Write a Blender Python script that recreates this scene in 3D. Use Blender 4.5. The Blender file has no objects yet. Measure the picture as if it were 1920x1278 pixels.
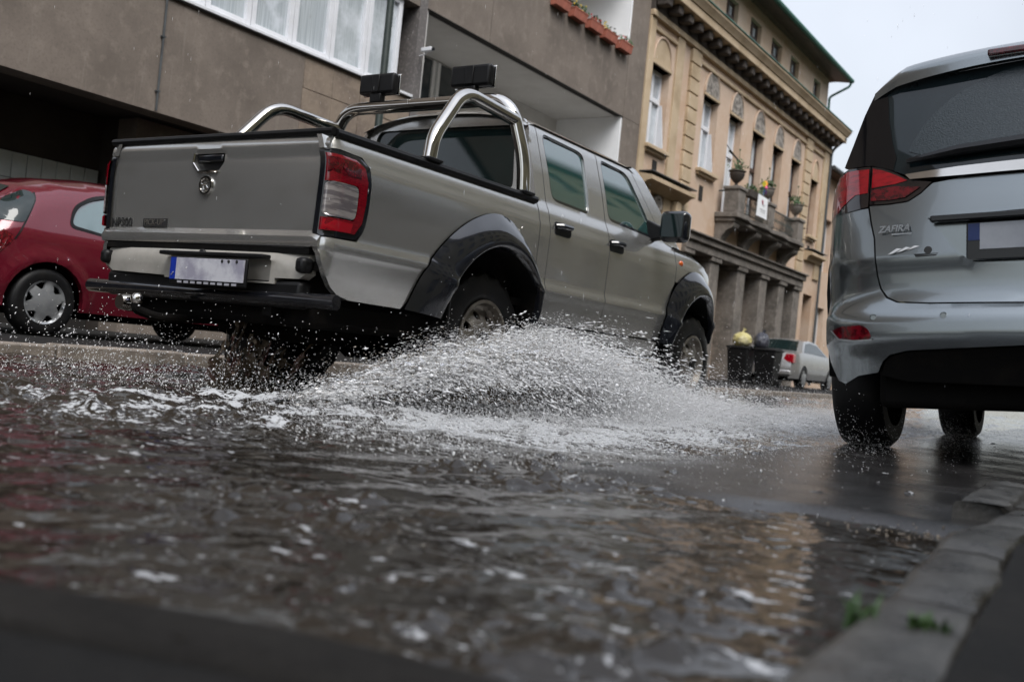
import bpy, math, random
import numpy as np
from mathutils import Vector, Matrix
from mathutils.geometry import delaunay_2d_cdt
random.seed(7); rng = np.random.default_rng(7)
R_ = math.radians
SC = bpy.context.scene
COL = SC.collection

# ---------------------------------------------------------------- camera
F_PX, CX, CY, HCAM = 1867.0, 960.0, 639.0, 0.34      # 35 mm lens, photo is 1920 x 1278
AX = np.array([[0.8321, 0.0753, -0.5494], [0.5459, 0.0631, 0.8355], [0.0976, -0.9952, 0.0114]])
cam_d = bpy.data.cameras.new('camera'); cam = bpy.data.objects.new('camera', cam_d); COL.objects.link(cam)
cam_d.sensor_width = 36.0; cam_d.lens = F_PX / 1920 * 36.0
cam_d.clip_start = 0.05; cam_d.clip_end = 2000
right, down, fwd = (Vector(AX[:, i]).normalized() for i in range(3))
up = (-down - right * (-down).dot(right)).normalized(); back = right.cross(up).normalized()
cam.matrix_world = Matrix(((right.x, up.x, back.x, 0), (right.y, up.y, back.y, 0), (right.z, up.z, back.z, HCAM), (0, 0, 0, 1)))
cam_d.dof.use_dof = True; cam_d.dof.focus_distance = 5.0; cam_d.dof.aperture_fstop = 3.0
SC.camera = cam

# ---------------------------------------------------------------- sky, sun, exposure
SUN_EL, SUN_AZ = R_(55), R_(125)
world = bpy.data.worlds.new('World'); SC.world = world; world.use_nodes = True
wn, wl = world.node_tree.nodes, world.node_tree.links
bg = wn['Background']
sky = wn.new('ShaderNodeTexSky'); sky.sky_type = 'NISHITA'; sky.sun_disc = False
sky.sun_elevation = SUN_EL; sky.sun_rotation = SUN_AZ; sky.air_density = 1.0; sky.dust_density = 1.0; sky.ozone_density = 1.0
hsv = wn.new('ShaderNodeHueSaturation'); hsv.inputs['Saturation'].default_value = 0.30
cl = wn.new('ShaderNodeTexNoise'); cl.inputs['Scale'].default_value = 2.2; cl.inputs['Detail'].default_value = 5
tc = wn.new('ShaderNodeTexCoord'); wl.new(tc.outputs['Generated'], cl.inputs['Vector'])
mr = wn.new('ShaderNodeMapRange'); mr.inputs[1].default_value = .3; mr.inputs[2].default_value = .7
mr.inputs[3].default_value = .82; mr.inputs[4].default_value = 1.12; wl.new(cl.outputs['Fac'], mr.inputs[0])
mul = wn.new('ShaderNodeVectorMath'); mul.operation = 'SCALE'
wl.new(sky.outputs[0], hsv.inputs['Color']); wl.new(hsv.outputs[0], mul.inputs[0]); wl.new(mr.outputs[0], mul.inputs['Scale'])
sep = wn.new('ShaderNodeSeparateXYZ'); wl.new(tc.outputs['Generated'], sep.inputs[0])
zr = wn.new('ShaderNodeMapRange'); zr.inputs[1].default_value = 0; zr.inputs[2].default_value = 1; zr.inputs[3].default_value = .76; zr.inputs[4].default_value = 3.0   # overcast: zenith three times the horizon
wl.new(sep.outputs['Z'], zr.inputs[0]); mul2 = wn.new('ShaderNodeVectorMath'); mul2.operation = 'SCALE'
wl.new(mul.outputs[0], mul2.inputs[0]); wl.new(zr.outputs[0], mul2.inputs['Scale']); wl.new(mul2.outputs[0], bg.inputs['Color']); bg.inputs['Strength'].default_value = 0.062
sun_d = bpy.data.lights.new('sun', 'SUN'); sun_d.energy = 1.2; sun_d.angle = R_(35); sun_d.color = (1, .97, .93)
sun = bpy.data.objects.new('sun', sun_d); COL.objects.link(sun)
sdir = Vector((math.sin(SUN_AZ) * math.cos(SUN_EL), math.cos(SUN_AZ) * math.cos(SUN_EL), math.sin(SUN_EL)))
sun.rotation_euler = sdir.to_track_quat('Z', 'Y').to_euler()
SC.view_settings.view_transform = 'Standard'; SC.view_settings.look = 'None'
SC.view_settings.exposure = 1.32; SC.view_settings.gamma = 1.0; SC.view_settings.use_curve_mapping = False
SC.cycles.max_bounces = 8; SC.cycles.transparent_max_bounces = 12; SC.cycles.caustics_reflective = False; SC.cycles.caustics_refractive = False
SC.cycles.use_denoising = True

# ---------------------------------------------------------------- pixel helpers (a pixel gives a direction only)
def ray(px, py): return AX @ np.array([px - CX, py - CY, F_PX])
def on_x(px, py, X):
    r = ray(px, py); q = r * X / r[0]; return float(q[1]), float(q[2] + HCAM)
def on_z(px, py, z):
    r = ray(px, py); q = r * (z - HCAM) / r[2]; return float(q[0]), float(q[1])

# ---------------------------------------------------------------- materials
def mat(name, col, rough=.5, metal=0, coat=0, noise=None, bump=None, trans=0, ior=1.45, spec=.5, coat_r=.04, rough2=None, emit=0):
    m = bpy.data.materials.new(name); m.use_nodes = True
    n, l = m.node_tree.nodes, m.node_tree.links; b = n['Principled BSDF']
    b.inputs['Base Color'].default_value = (*col, 1); b.inputs['Roughness'].default_value = rough
    b.inputs['Metallic'].default_value = metal; b.inputs['Coat Weight'].default_value = coat; b.inputs['Coat Roughness'].default_value = coat_r
    b.inputs['Transmission Weight'].default_value = trans; b.inputs['IOR'].default_value = ior; b.inputs['Specular IOR Level'].default_value = spec
    if noise or bump:
        t = n.new('ShaderNodeTexCoord')
    if noise:                                   # list of (scale, colour2, low, high[, stretch])
        prev = None
        for k, q in enumerate(noise if isinstance(noise, list) else [noise]):
            sc, c2, lo, hi = q[:4]
            x = n.new('ShaderNodeTexNoise'); x.inputs['Scale'].default_value = sc; x.inputs['Detail'].default_value = 8; x.inputs['Roughness'].default_value = .62
            if len(q) > 4:
                mp = n.new('ShaderNodeMapping'); mp.inputs['Scale'].default_value = q[4]; l.new(t.outputs['Object'], mp.inputs[0]); l.new(mp.outputs[0], x.inputs['Vector'])
            else: l.new(t.outputs['Object'], x.inputs['Vector'])
            r = n.new('ShaderNodeMapRange'); r.inputs[1].default_value = lo; r.inputs[2].default_value = hi; l.new(x.outputs['Fac'], r.inputs[0])
            mx = n.new('ShaderNodeMix'); mx.data_type = 'RGBA'; l.new(r.outputs[0], mx.inputs[0]); mx.inputs[7].default_value = (*c2, 1)
            if prev: l.new(prev, mx.inputs[6])
            else: mx.inputs[6].default_value = (*col, 1)
            prev = mx.outputs[2]
            if rough2 is not None and k == 0:
                rr = n.new('ShaderNodeMapRange'); rr.inputs[3].default_value = rough; rr.inputs[4].default_value = rough2
                l.new(r.outputs[0], rr.inputs[0]); l.new(rr.outputs[0], b.inputs['Roughness'])
        l.new(prev, b.inputs['Base Color'])
    if bump:                                    # (scale, strength, distance)
        prevn = None
        for q in (bump if isinstance(bump, list) else [bump]):
            x = n.new('ShaderNodeTexNoise'); x.inputs['Scale'].default_value = q[0]; x.inputs['Detail'].default_value = 6
            l.new(t.outputs['Object'], x.inputs['Vector'])
            bp = n.new('ShaderNodeBump'); bp.inputs['Strength'].default_value = q[1]; bp.inputs['Distance'].default_value = q[2]
            l.new(x.outputs['Fac'], bp.inputs['Height'])
            if prevn: l.new(prevn, bp.inputs['Normal'])
            prevn = bp.outputs[0]
        l.new(prevn, b.inputs['Normal'])
        if coat: l.new(prevn, b.inputs['Coat Normal'])
    return m

M = {}
# ---------------------------------------------------------------- mesh helpers
def setp(o, label=None, cat=None, group=None, kind=None):
    for k, v in (('label', label), ('category', cat), ('group', group), ('kind', kind)):
        if v: o[k] = v
    return o
def link_mesh(name, me, m, parent=None, sharp=35, smooth=True):
    if m is not None: me.materials.append(M[m] if isinstance(m, str) else m)
    if smooth:
        me.polygons.foreach_set('use_smooth', [True] * len(me.polygons))
        if sharp: me.set_sharp_from_angle(angle=R_(sharp))
    o = bpy.data.objects.new(name, me); COL.objects.link(o)
    if parent is not None: o.parent = parent
    return o
def empty(name, loc=(0, 0, 0), rot=(0, 0, 0), label=None, cat=None, group=None):
    o = bpy.data.objects.new(name, None); COL.objects.link(o); o.location = loc; o.rotation_euler = rot; o.empty_display_size = .1
    return setp(o, label, cat, group)
class MB:
    def __init__(s): s.v = []; s.f = []
    def add(s, vs, fs):
        k = len(s.v); s.v += [tuple(map(float, p)) for p in vs]; s.f += [tuple(i + k for i in q) for q in fs]; return s
    def box(s, x0, x1, y0, y1, z0, z1):
        return s.add([(x0, y0, z0), (x1, y0, z0), (x1, y1, z0), (x0, y1, z0), (x0, y0, z1), (x1, y0, z1), (x1, y1, z1), (x0, y1, z1)],
                     [(0, 3, 2, 1), (4, 5, 6, 7), (0, 1, 5, 4), (1, 2, 6, 5), (2, 3, 7, 6), (3, 0, 4, 7)])
    def prism(s, poly, ax, a, b):
        n = len(poly); P = {'x': lambda p, t: (t, p[0], p[1]), 'y': lambda p, t: (p[0], t, p[1]), 'z': lambda p, t: (p[0], p[1], t)}[ax]
        return s.add([P(p, a) for p in poly] + [P(p, b) for p in poly],
                     [tuple(range(n))[::-1], tuple(range(n, 2 * n))] + [(i, (i + 1) % n, n + (i + 1) % n, n + i) for i in range(n)])
    def tube(s, pts, r, n=10, cap=True, closed=False):
        pts = [Vector(p) for p in pts]; N = len(pts); rs = r if isinstance(r, (list, tuple)) else [r] * N
        T = []
        for i in range(N):
            a = pts[i - 1] if (i or closed) else pts[0]; b = pts[(i + 1) % N] if (i < N - 1 or closed) else pts[-1]
            T.append((b - a).normalized())
        u = T[0].orthogonal().normalized(); vs = []
        for i in range(N):
            u = (u - T[i] * u.dot(T[i])).normalized(); w = T[i].cross(u)
            vs += [pts[i] + (u * math.cos(2 * math.pi * k / n) + w * math.sin(2 * math.pi * k / n)) * rs[i] for k in range(n)]
        fs = []
        for i in range(N if closed else N - 1):
            j = (i + 1) % N
            fs += [(i * n + k, i * n + (k + 1) % n, j * n + (k + 1) % n, j * n + k) for k in range(n)]
        if cap and not closed: fs += [tuple(range(n))[::-1], tuple(range((N - 1) * n, N * n))]
        return s.add(vs, fs)
    def lathe(s, prof, n=24, o=(0, 0, 0), ax='z', a0=0, a1=2 * math.pi):
        full = abs(a1 - a0 - 2 * math.pi) < 1e-6; m = n if full else n + 1; vs = []
        for r, h in prof:
            for k in range(m):
                t = a0 + (a1 - a0) * k / n; c, d = r * math.cos(t), r * math.sin(t)
                p = {'z': (c, d, h), 'x': (h, c, d), 'y': (c, h, d)}[ax]; vs.append((p[0] + o[0], p[1] + o[1], p[2] + o[2]))
        fs = []
        for i in range(len(prof) - 1):
            for k in range(n):
                k2 = (k + 1) % m; fs.append((i * m + k, i * m + k2, (i + 1) * m + k2, (i + 1) * m + k))
        return s.add(vs, fs)
    def grid(s, fn, nu, nv):
        vs = [fn(i / nu, j / nv) for i in range(nu + 1) for j in range(nv + 1)]; w = nv + 1
        return s.add(vs, [(i * w + j, (i + 1) * w + j, (i + 1) * w + j + 1, i * w + j + 1) for i in range(nu) for j in range(nv)])
    def ball(s, c, r, n=10, m=7, jit=0):
        r = r if isinstance(r, (tuple, list)) else (r, r, r); vs = []
        for i in range(m + 1):
            for k in range(n):
                t, p = math.pi * i / m, 2 * math.pi * k / n; q = 1 + random.uniform(-jit, jit)
                vs.append((c[0] + r[0] * q * math.sin(t) * math.cos(p), c[1] + r[1] * q * math.sin(t) * math.sin(p), c[2] + r[2] * q * math.cos(t)))
        return s.add(vs, [(i * n + k, (i + 1) * n + k, (i + 1) * n + (k + 1) % n, i * n + (k + 1) % n) for i in range(m) for k in range(n)])
    def build(s, name, m, parent=None, bev=0, sharp=35, smooth=True, seg=2):
        me = bpy.data.meshes.new(name); me.from_pydata(s.v, [], s.f); me.update()
        o = link_mesh(name, me, m, parent, sharp, smooth)
        if bev:
            b = o.modifiers.new('bevel', 'BEVEL'); b.width = bev; b.segments = seg; b.limit_method = 'ANGLE'; b.angle_limit = R_(40)
        return o
def part(name, m, parent, x0, x1, y0, y1, z0, z1, bev=0): return MB().box(x0, x1, y0, y1, z0, z1).build(name, m, parent, bev)
def round_poly(pts, rad, n=5):
    out = []; N = len(pts)
    for i in range(N):
        p = Vector(pts[i]); a = Vector(pts[i - 1]); b = Vector(pts[(i + 1) % N])
        r = rad[i] if isinstance(rad, (list, tuple)) else rad
        if r <= 0: out.append(tuple(p)); continue
        da, db = (a - p), (b - p); ra = min(r, da.length * .48); rb = min(r, db.length * .48)
        s, e = p + da.normalized() * ra, p + db.normalized() * rb
        for k in range(n + 1):
            t = k / n; out.append(tuple(s * (1 - t) ** 2 + p * 2 * t * (1 - t) + e * t * t))
    return out
def smooth_path(pts, n=6):
    P = [Vector(p) for p in pts]; P = [2 * P[0] - P[1]] + P + [2 * P[-1] - P[-2]]; out = []
    for i in range(1, len(P) - 2):
        for k in range(n):
            t = k / n; a, b, c, d = P[i - 1], P[i], P[i + 1], P[i + 2]
            out.append(.5 * ((2 * b) + (c - a) * t + (2 * a - 5 * b + 4 * c - d) * t * t + (3 * b - a - 3 * c + d) * t ** 3))
    out.append(P[-2]); return out
def bend_path(pts, rad, n=5):
    out = [Vector(pts[0])]
    for i in range(1, len(pts) - 1):
        p, a, b = Vector(pts[i]), Vector(pts[i - 1]), Vector(pts[i + 1]); da, db = a - p, b - p
        r = min(rad, da.length * .48, db.length * .48); s, e = p + da.normalized() * r, p + db.normalized() * r
        out += [s * (1 - t) ** 2 + p * 2 * t * (1 - t) + e * t * t for t in (k / n for k in range(n + 1))]
    return out + [Vector(pts[-1])]
def inside(P, poly):
    x, y = P[:, 0], P[:, 1]; r = np.zeros(len(P), bool); n = len(poly)
    for i in range(n):
        (x1, y1), (x2, y2) = poly[i], poly[(i + 1) % n]
        if y1 == y2: continue
        c = ((y1 > y) != (y2 > y)) & (x < (x2 - x1) * (y - y1) / (y2 - y1) + x1); r ^= c
    return r
def refine(poly, res):
    out = []; n = len(poly)
    for i in range(n):
        a, b = np.array(poly[i], float), np.array(poly[(i + 1) % n], float); k = max(1, int(math.ceil(np.linalg.norm(b - a) / res)))
        out += [tuple(a + (b - a) * t / k) for t in range(k)]
    return out
def segdist(P, poly):
    d = np.full(len(P), 1e9); n = len(poly)
    for i in range(n):
        a, b = np.array(poly[i]), np.array(poly[(i + 1) % n]); ab = b - a; L = ab @ ab
        t = np.clip(((P - a) @ ab) / (L if L > 0 else 1), 0, 1); d = np.minimum(d, np.hypot(*(P - a - t[:, None] * ab).T))
    return d
def panel(name, outline, mapf, res, m, parent, holes=(), lip=None, sharp=40, flip=False):
    """outline/holes in (u,v) -> surface by mapf(u,v); lip = vector that folds the edges back"""
    out = refine(outline, res); hs = [refine(h, res) for h in holes]
    A = np.array(out); lo, hi = A.min(0), A.max(0)
    gx, gy = np.meshgrid(np.arange(lo[0] + res / 2, hi[0], res), np.arange(lo[1] + res / 2, hi[1], res)); G = np.stack([gx.ravel(), gy.ravel()], 1)
    if len(G):
        k = inside(G, out) & (segdist(G, out) > res * .45)
        for h in hs: k &= ~inside(G, h) & (segdist(G, h) > res * .45)
        G = G[k]
    pts = [Vector(p) for p in out]; ed = [(i, (i + 1) % len(out)) for i in range(len(out))]
    for h in hs:
        k = len(pts); pts += [Vector(p) for p in h]; ed += [(k + i, k + (i + 1) % len(h)) for i in range(len(h))]
    pts += [Vector((float(a), float(b))) for a, b in G]
    V2, _, F, *_ = delaunay_2d_cdt(pts, ed, [], 0, 1e-6)
    V2a = np.array([(p.x, p.y) for p in V2]); F = [tuple(f) for f in F]
    C = np.array([V2a[list(f)].mean(0) for f in F]); k = inside(C, out)
    for h in hs: k &= ~inside(C, h)
    F = [f for f, q in zip(F, k) if q]
    mb = MB(); mb.add([mapf(float(a), float(b)) for a, b in V2a], [f[::-1] for f in F] if flip else F)
    if lip is not None:
        for loop in [out] + hs:
            n = len(loop); P = [Vector(mapf(*p)) for p in loop]
            Q = [p + Vector(lip(*c) if callable(lip) else lip) for p, c in zip(P, loop)]
            mb.add(P + Q, [(i, (i + 1) % n, n + (i + 1) % n, n + i) for i in range(n)])
    return mb.build(name, m, parent, sharp=sharp)
def copy_tree(o, parent=None):
    c = o.copy(); COL.objects.link(c); c.parent = parent
    for ch in list(o.children): copy_tree(ch, c)
    return c
def text_part(name, s, m, parent, loc, size, rot, ext=.0015, shear=0, bold=0, align='LEFT'):
    cu = bpy.data.curves.new(name, 'FONT'); cu.body = s; cu.size = size; cu.extrude = ext; cu.shear = shear; cu.offset = bold; cu.align_x = align
    cu.resolution_u = 3
    ob = bpy.data.objects.new(name, cu); COL.objects.link(ob)
    dg = bpy.context.evaluated_depsgraph_get(); me = bpy.data.meshes.new_from_object(ob.evaluated_get(dg)); bpy.data.objects.remove(ob)
    me.name = name; me.materials.clear(); o = link_mesh(name, me, m, parent, smooth=False); o.location = loc; o.rotation_euler = rot; return o
# vectorised gradient-free value noise
_perm = rng.random((256, 256))
def vnoise(x, y):
    xi, yi = np.floor(x).astype(int), np.floor(y).astype(int); fx, fy = x - xi, y - yi
    fx, fy = fx * fx * fx * (fx * (fx * 6 - 15) + 10), fy * fy * fy * (fy * (fy * 6 - 15) + 10)
    g = lambda a, b: _perm[a & 255, b & 255]
    return (g(xi, yi) * (1 - fx) + g(xi + 1, yi) * fx) * (1 - fy) + (g(xi, yi + 1) * (1 - fx) + g(xi + 1, yi + 1) * fx) * fy - .5
def fbm(x, y, o=4, g=.5):
    r = 0; a = 1; c, s = math.cos(.6), math.sin(.6)
    for i in range(o):
        r = r + a * vnoise(x + 17.3 * i, y + 9.1 * i); x, y = (c * x - s * y) * 2.03, (s * x + c * y) * 2.03; a *= g
    return r
def sst(t): t = np.clip(t, 0, 1); return t * t * (3 - 2 * t)
def big_mesh(name, verts, faces, m, kind=None, parent=None, smooth=True, attr=None):
    me = bpy.data.meshes.new(name); nv, nf = len(verts), len(faces); k = faces.shape[1]
    me.vertices.add(nv); me.vertices.foreach_set('co', np.asarray(verts, np.float32).ravel())
    me.loops.add(nf * k); me.loops.foreach_set('vertex_index', np.asarray(faces, np.int32).ravel())
    me.polygons.add(nf); me.polygons.foreach_set('loop_start', np.arange(0, nf * k, k, dtype=np.int32))
    me.update(calc_edges=True); me.validate()
    for an, av in (attr or {}).items():
        a = me.attributes.new(an, 'FLOAT', 'POINT'); a.data.foreach_set('value', np.asarray(av, np.float32))
    me.polygons.foreach_set('use_smooth', np.full(nf, smooth)); me.materials.append(M[m])
    o = bpy.data.objects.new(name, me); COL.objects.link(o); o.parent = parent
    return setp(o, kind=kind)
def grid_mesh(name, xs, ys, zf, m, kind, attr=None):
    X, Y = np.meshgrid(xs, ys, indexing='ij'); Z = zf(X, Y); nx, ny = X.shape
    i = np.arange(nx * ny).reshape(nx, ny); F = np.stack([i[:-1, :-1], i[1:, :-1], i[1:, 1:], i[:-1, 1:]], -1).reshape(-1, 4)
    return big_mesh(name, np.stack([X, Y, Z], -1).reshape(-1, 3), F, m, kind, attr={k: f(X, Y).ravel() for k, f in (attr or {}).items()})
# ================================================================ materials of the place
M['asphalt'] = mat('wet_asphalt', (.022, .021, .021), .14, noise=[(3, (.036, .034, .033), .35, .7), (120, (.07, .066, .062), .55, .75)], bump=[(90, .35, .004), (400, .25, .002)], rough2=.32, spec=.6)
M['paving'] = mat('wet_paving', (.016, .015, .014), .75, spec=.2, noise=[(6, (.010, .010, .010), .4, .65), (80, (.04, .038, .035), .58, .8)], bump=[(60, .5, .006), (400, .3, .002)])
M['kerb'] = mat('granite_kerb', (.075, .072, .066), .42, noise=[(9, (.024, .022, .019), .40, .62), (160, (.15, .14, .13), .52, .75)], bump=[(45, .6, .006), (300, .4, .002)], rough2=.25)
M['kerb_vignette'] = mat('vignetted_kerb', (.018, .016, .014), .7, spec=.2, noise=[(9, (.009, .008, .007), .40, .66), (160, (.04, .037, .033), .55, .78)], bump=[(45, .6, .006), (300, .4, .002)])  # darker copy of the kerb granite: corner vignette put into the colour
M['kerb_far'] = mat('pale_kerb', (.27, .23, .19), .5, noise=[(7, (.14, .12, .10), .45, .7)], bump=(60, .5, .005))
M['render_grey'] = mat('grey_render', (.185, .155, .13), .9, noise=[(1.1, (.13, .108, .09), .40, .66), (5, (.225, .19, .16), .52, .72), (2.2, (.23, .20, .17), .60, .78, (1, 6, .35)), (30, (.12, .10, .085), .5, .8)], bump=[(120, .5, .006)])
M['stone_clad'] = mat('limestone_slab', (.24, .19, .145), .8, noise=[(2.5, (.16, .125, .10), .42, .66), (14, (.29, .24, .19), .52, .75)], bump=(60, .3, .004))
M['stone_dark'] = mat('speckled_stone', (.12, .11, .105), .7, noise=(18, (.22, .20, .19), .5, .7), bump=(40, .3, .004))
M['plaster_white'] = mat('white_plaster', (.82, .83, .84), .8, noise=(2, (.76, .77, .78), .4, .7))
M['plaster_grey'] = mat('loggia_plaster', (.58, .57, .55), .85, noise=(1.5, (.50, .49, .47), .4, .7))
M['white_pvc'] = mat('white_window_frame', (.70, .71, .74), .35, noise=(4, (.62, .63, .65), .4, .7))
M['dark_joint'] = mat('dark_joint', (.02, .018, .016), .9)
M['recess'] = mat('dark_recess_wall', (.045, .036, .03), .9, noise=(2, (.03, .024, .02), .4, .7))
M['tile'] = mat('grey_wall_tile', (.44, .47, .46), .22, noise=(3, (.34, .37, .36), .4, .7))
M['pane'] = mat('window_glass', (.03, .04, .045), .04, spec=.9, noise=(1.3, (.06, .07, .075), .4, .7))
M['pane_light'] = mat('window_glass_over_net', (.46, .50, .54), .06, spec=.7, noise=[(9, (.30, .33, .36), .42, .62, (6, 6, .15)), (1.2, (.56, .60, .63), .45, .6)])
M['curtain'] = mat('net_curtain', (.55, .58, .60), .8, noise=(14, (.36, .38, .40), .42, .6, (1, 3, .04)))
M['curtain_brown'] = mat('brown_curtain', (.16, .10, .045), .85, noise=(10, (.10, .06, .03), .4, .6, (1, 3, .05)))
M['green_iron'] = mat('green_iron', (.018, .028, .024), .4, noise=(6, (.03, .04, .035), .4, .7))
M['terracotta'] = mat('terracotta', (.40, .13, .085), .7, noise=(8, (.28, .09, .06), .4, .7))
M['leaf'] = mat('leaf_green', (.05, .10, .03), .55, noise=(20, (.03, .06, .02), .4, .6))
M['flower_yellow'] = mat('yellow_petal', (.7, .5, .05), .6)
M['flower_red'] = mat('red_petal', (.55, .06, .06), .6)
M['tan'] = mat('tan_stucco', (.53, .405, .31), .85, noise=[(.8, (.48, .33, .225), .40, .68), (3, (.57, .45, .35), .5, .75), (2.2, (.42, .29, .195), .60, .80, (1, 5, .4))], bump=(50, .25, .006))
M['tan_trim'] = mat('ochre_stucco', (.48, .375, .255), .85, noise=[(1.5, (.33, .245, .15), .42, .68), (6, (.48, .37, .24), .5, .7)], bump=(50, .25, .006))
M['grey_stone'] = mat('weathered_grey_stone', (.175, .155, .135), .85, noise=[(2, (.10, .09, .078), .4, .65), (9, (.24, .215, .19), .5, .7)], bump=(30, .5, .012))
M['relief'] = mat('grey_relief', (.33, .30, .265), .9, noise=[(7, (.14, .125, .11), .46, .6)], bump=[(7, 1, .08), (22, .8, .03)])
M['cornice_dark'] = mat('darker_stone', (.055, .045, .038), .9, noise=(5, (.10, .085, .07), .5, .7), bump=(20, .6, .02))  # darker mottled stone for frieze, modillions, urn and trough
M['copper'] = mat('copper_green', (.05, .16, .12), .5, noise=(3, (.04, .10, .08), .4, .7))
M['roof_tile'] = mat('roof_brown', (.14, .085, .06), .8, noise=(6, (.09, .055, .04), .4, .7))
M['pipe'] = mat('zinc_pipe', (.10, .11, .115), .45, metal=.4, noise=(5, (.06, .065, .07), .4, .7))
M['wood_dark'] = mat('dark_wood', (.06, .035, .025), .5, noise=(4, (.035, .02, .015), .4, .7))
M['poster'] = mat('white_banner', (.78, .79, .80), .6)
M['poster_red'] = mat('dark_red_print', (.30, .03, .07), .6)
M['poster_grey'] = mat('grey_print', (.35, .35, .36), .6)
M['black_plastic'] = mat('black_plastic', (.006, .006, .0065), .42, spec=.3, noise=(8, (.011, .011, .0115), .4, .7))
M['facade_r'] = mat('olive_facade', (.44, .40, .26), .85, noise=(1, (.36, .33, .21), .4, .7))

def thin_glass(name, tint):
    m = bpy.data.materials.new(name); m.use_nodes = True; n, l = m.node_tree.nodes, m.node_tree.links; n.remove(n['Principled BSDF'])
    tr = n.new('ShaderNodeBsdfTransparent'); tr.inputs[0].default_value = (*tint, 1); gl = n.new('ShaderNodeBsdfGlossy'); gl.inputs['Roughness'].default_value = .02
    fr = n.new('ShaderNodeFresnel'); fr.inputs[0].default_value = 1.5; mx = n.new('ShaderNodeMixShader'); l.new(fr.outputs[0], mx.inputs[0]); l.new(tr.outputs[0], mx.inputs[1]); l.new(gl.outputs[0], mx.inputs[2])
    l.new(mx.outputs[0], n['Material Output'].inputs[0]); return m
M['pane_net'] = mat('glass_over_curtain', (.50, .54, .57), .05, spec=.9, coat=.6, noise=[(16, (.34, .38, .40), .40, .60, (1, 3.5, .05)), (1.0, (.62, .66, .70), .50, .62), (1.6, (.20, .18, .14), .62, .70)])
M['pane_clear'] = thin_glass('clear_window_glass', (.90, .95, .95))
# ================================================================ ground, pavements, kerbs
WATER_Z = .036
KX = -5.72                                                       # kerb on the far side of the street
def ground_z(x, y):
    rise = sst((x + 1.75) / .55) * sst((y - 2.12 - .05 * np.sin(x * 9)) / .28)
    return .056 * rise + .010 * fbm(x * .55, y * .55, 3) + .0045 * fbm(x * 5, y * 5, 3) * rise - .004
xs = np.unique(np.concatenate([np.linspace(-400, -8, 20), np.arange(-8, -2.2, .25), np.arange(-2.2, 1.6, .03), np.arange(1.6, 8, .4), np.linspace(8, 400, 20)]))
ys = np.unique(np.concatenate([np.linspace(-200, -2, 16), np.arange(-2, .6, .1), np.arange(.6, 7.5, .03), np.arange(7.5, 16, .25), np.linspace(16, 700, 60)]))
grid_mesh('road', xs, ys, ground_z, 'asphalt', 'structure')

PAVE_L = .10
pl = MB().box(-11.7, KX - .16, -30, 140, -.05, PAVE_L).build('pavement_left', 'paving'); setp(pl, kind='structure')
yy = -2.0; kn = 0
while yy < 44:
    L = random.uniform(.88, 1.08); j = random.uniform(-.006, .006)
    o = MB().box(KX - .155, KX + j, yy + .006, yy + L - .006, -.04, PAVE_L + .012 + j).build('kerb_stone', 'kerb_far', pl, bev=.014); yy += L
# near pavement: photographer's side, its corner curls round at the lower left
edge = [(-7, -1.1), (-3.2, -.25), (-2.0, .10), (-1.2, .41), (-.81, .55), (-.60, .625), (-.43, .66), (-.33, .672), (-.285, .72), (-.262, .80), (-.270, 1.1), (-.292, 1.55), (-.318, 2.0), (-.295, 2.42), (-.285, 3.2), (-.28, 5), (-.28, 30)]
def pave_z(x, y): return .088 + .06 * float(sst((y - 2.4) / 2.2))
inner = []
E_ = [Vector((a, b)) for a, b in edge]
for i, p in enumerate(E_):
    d = (E_[min(i + 1, len(E_) - 1)] - E_[max(i - 1, 0)]).normalized(); inner.append(p + Vector((d.y, -d.x)) * .118)
pr = panel('pavement_right', [(p.x, p.y) for p in inner] + [(6.6, 30), (6.6, -6), (-7, -6)], lambda u, v: (u, v, pave_z(u, v) - .004 + .003 * float(fbm(np.array(u * 4.), np.array(v * 4.), 3))), .22, 'paving', None)
setp(pr, kind='structure')
def kerb_run(pts, name, parent, n):
    """kerb stones of about .5 m laid along the edge, each a block with its own tilt"""
    P = [Vector(p) for p in smooth_path([(a, b, 0) for a, b in pts], 8)]; acc = [0]
    for a, b in zip(P, P[1:]): acc.append(acc[-1] + (b - a).length)
    def at(s):
        s = max(0, min(acc[-1] - 1e-4, s)); i = max(k for k in range(len(acc)) if acc[k] <= s); i = min(i, len(P) - 2)
        t = (s - acc[i]) / max(1e-6, acc[i + 1] - acc[i]); p = P[i].lerp(P[i + 1], t); d = (P[i + 1] - P[i]).normalized(); return p, Vector((d.y, -d.x, 0))
    s = 0
    while s < acc[-1] - .05:
        L = random.uniform(.46, .58); L = 1.02 if s == 0 else L; dz = random.uniform(-.004, .004); k = 10; g = .003
        prof = [(0.0, -.1), (0.0, .066), (.004, .078), (.012, .087), (.024, .091), (.08, .093), (.112, .090), (.120, .078), (.122, -.1)]
        vs = []
        for i in range(k + 1):
            p, nn = at(s + g + (min(L, acc[-1] - s) - 2 * g) * i / k)
            for a, h in prof:
                q = p + nn * a; jz = .0035 * float(fbm(np.array(q.x * 11), np.array(q.y * 11), 3)) if h > .05 else 0
                jn = .010 * float(fbm(np.array(q.x * 7 + 5), np.array(q.y * 7), 3)) if .02 > a or a > .10 else 0
                edg = (-.006 if q.y > .72 else -.001) if (i in (0, k) and h > .07) else 0
                q = q + nn * jn; vs.append((q.x, q.y, h + jz + dz + edg + pave_z(q.x, q.y) - .088))
        w = len(prof); fs = [(i * w + j, i * w + j + 1, (i + 1) * w + j + 1, (i + 1) * w + j) for i in range(k) for j in range(w - 1)]
        fs += [tuple(range(w))[::-1], tuple(range(k * w, (k + 1) * w))]
        MB().add(vs, fs).build('kerb_stone', 'kerb' if at(s)[0].y > .7 else 'kerb_vignette', parent, sharp=50); s += L
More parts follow.
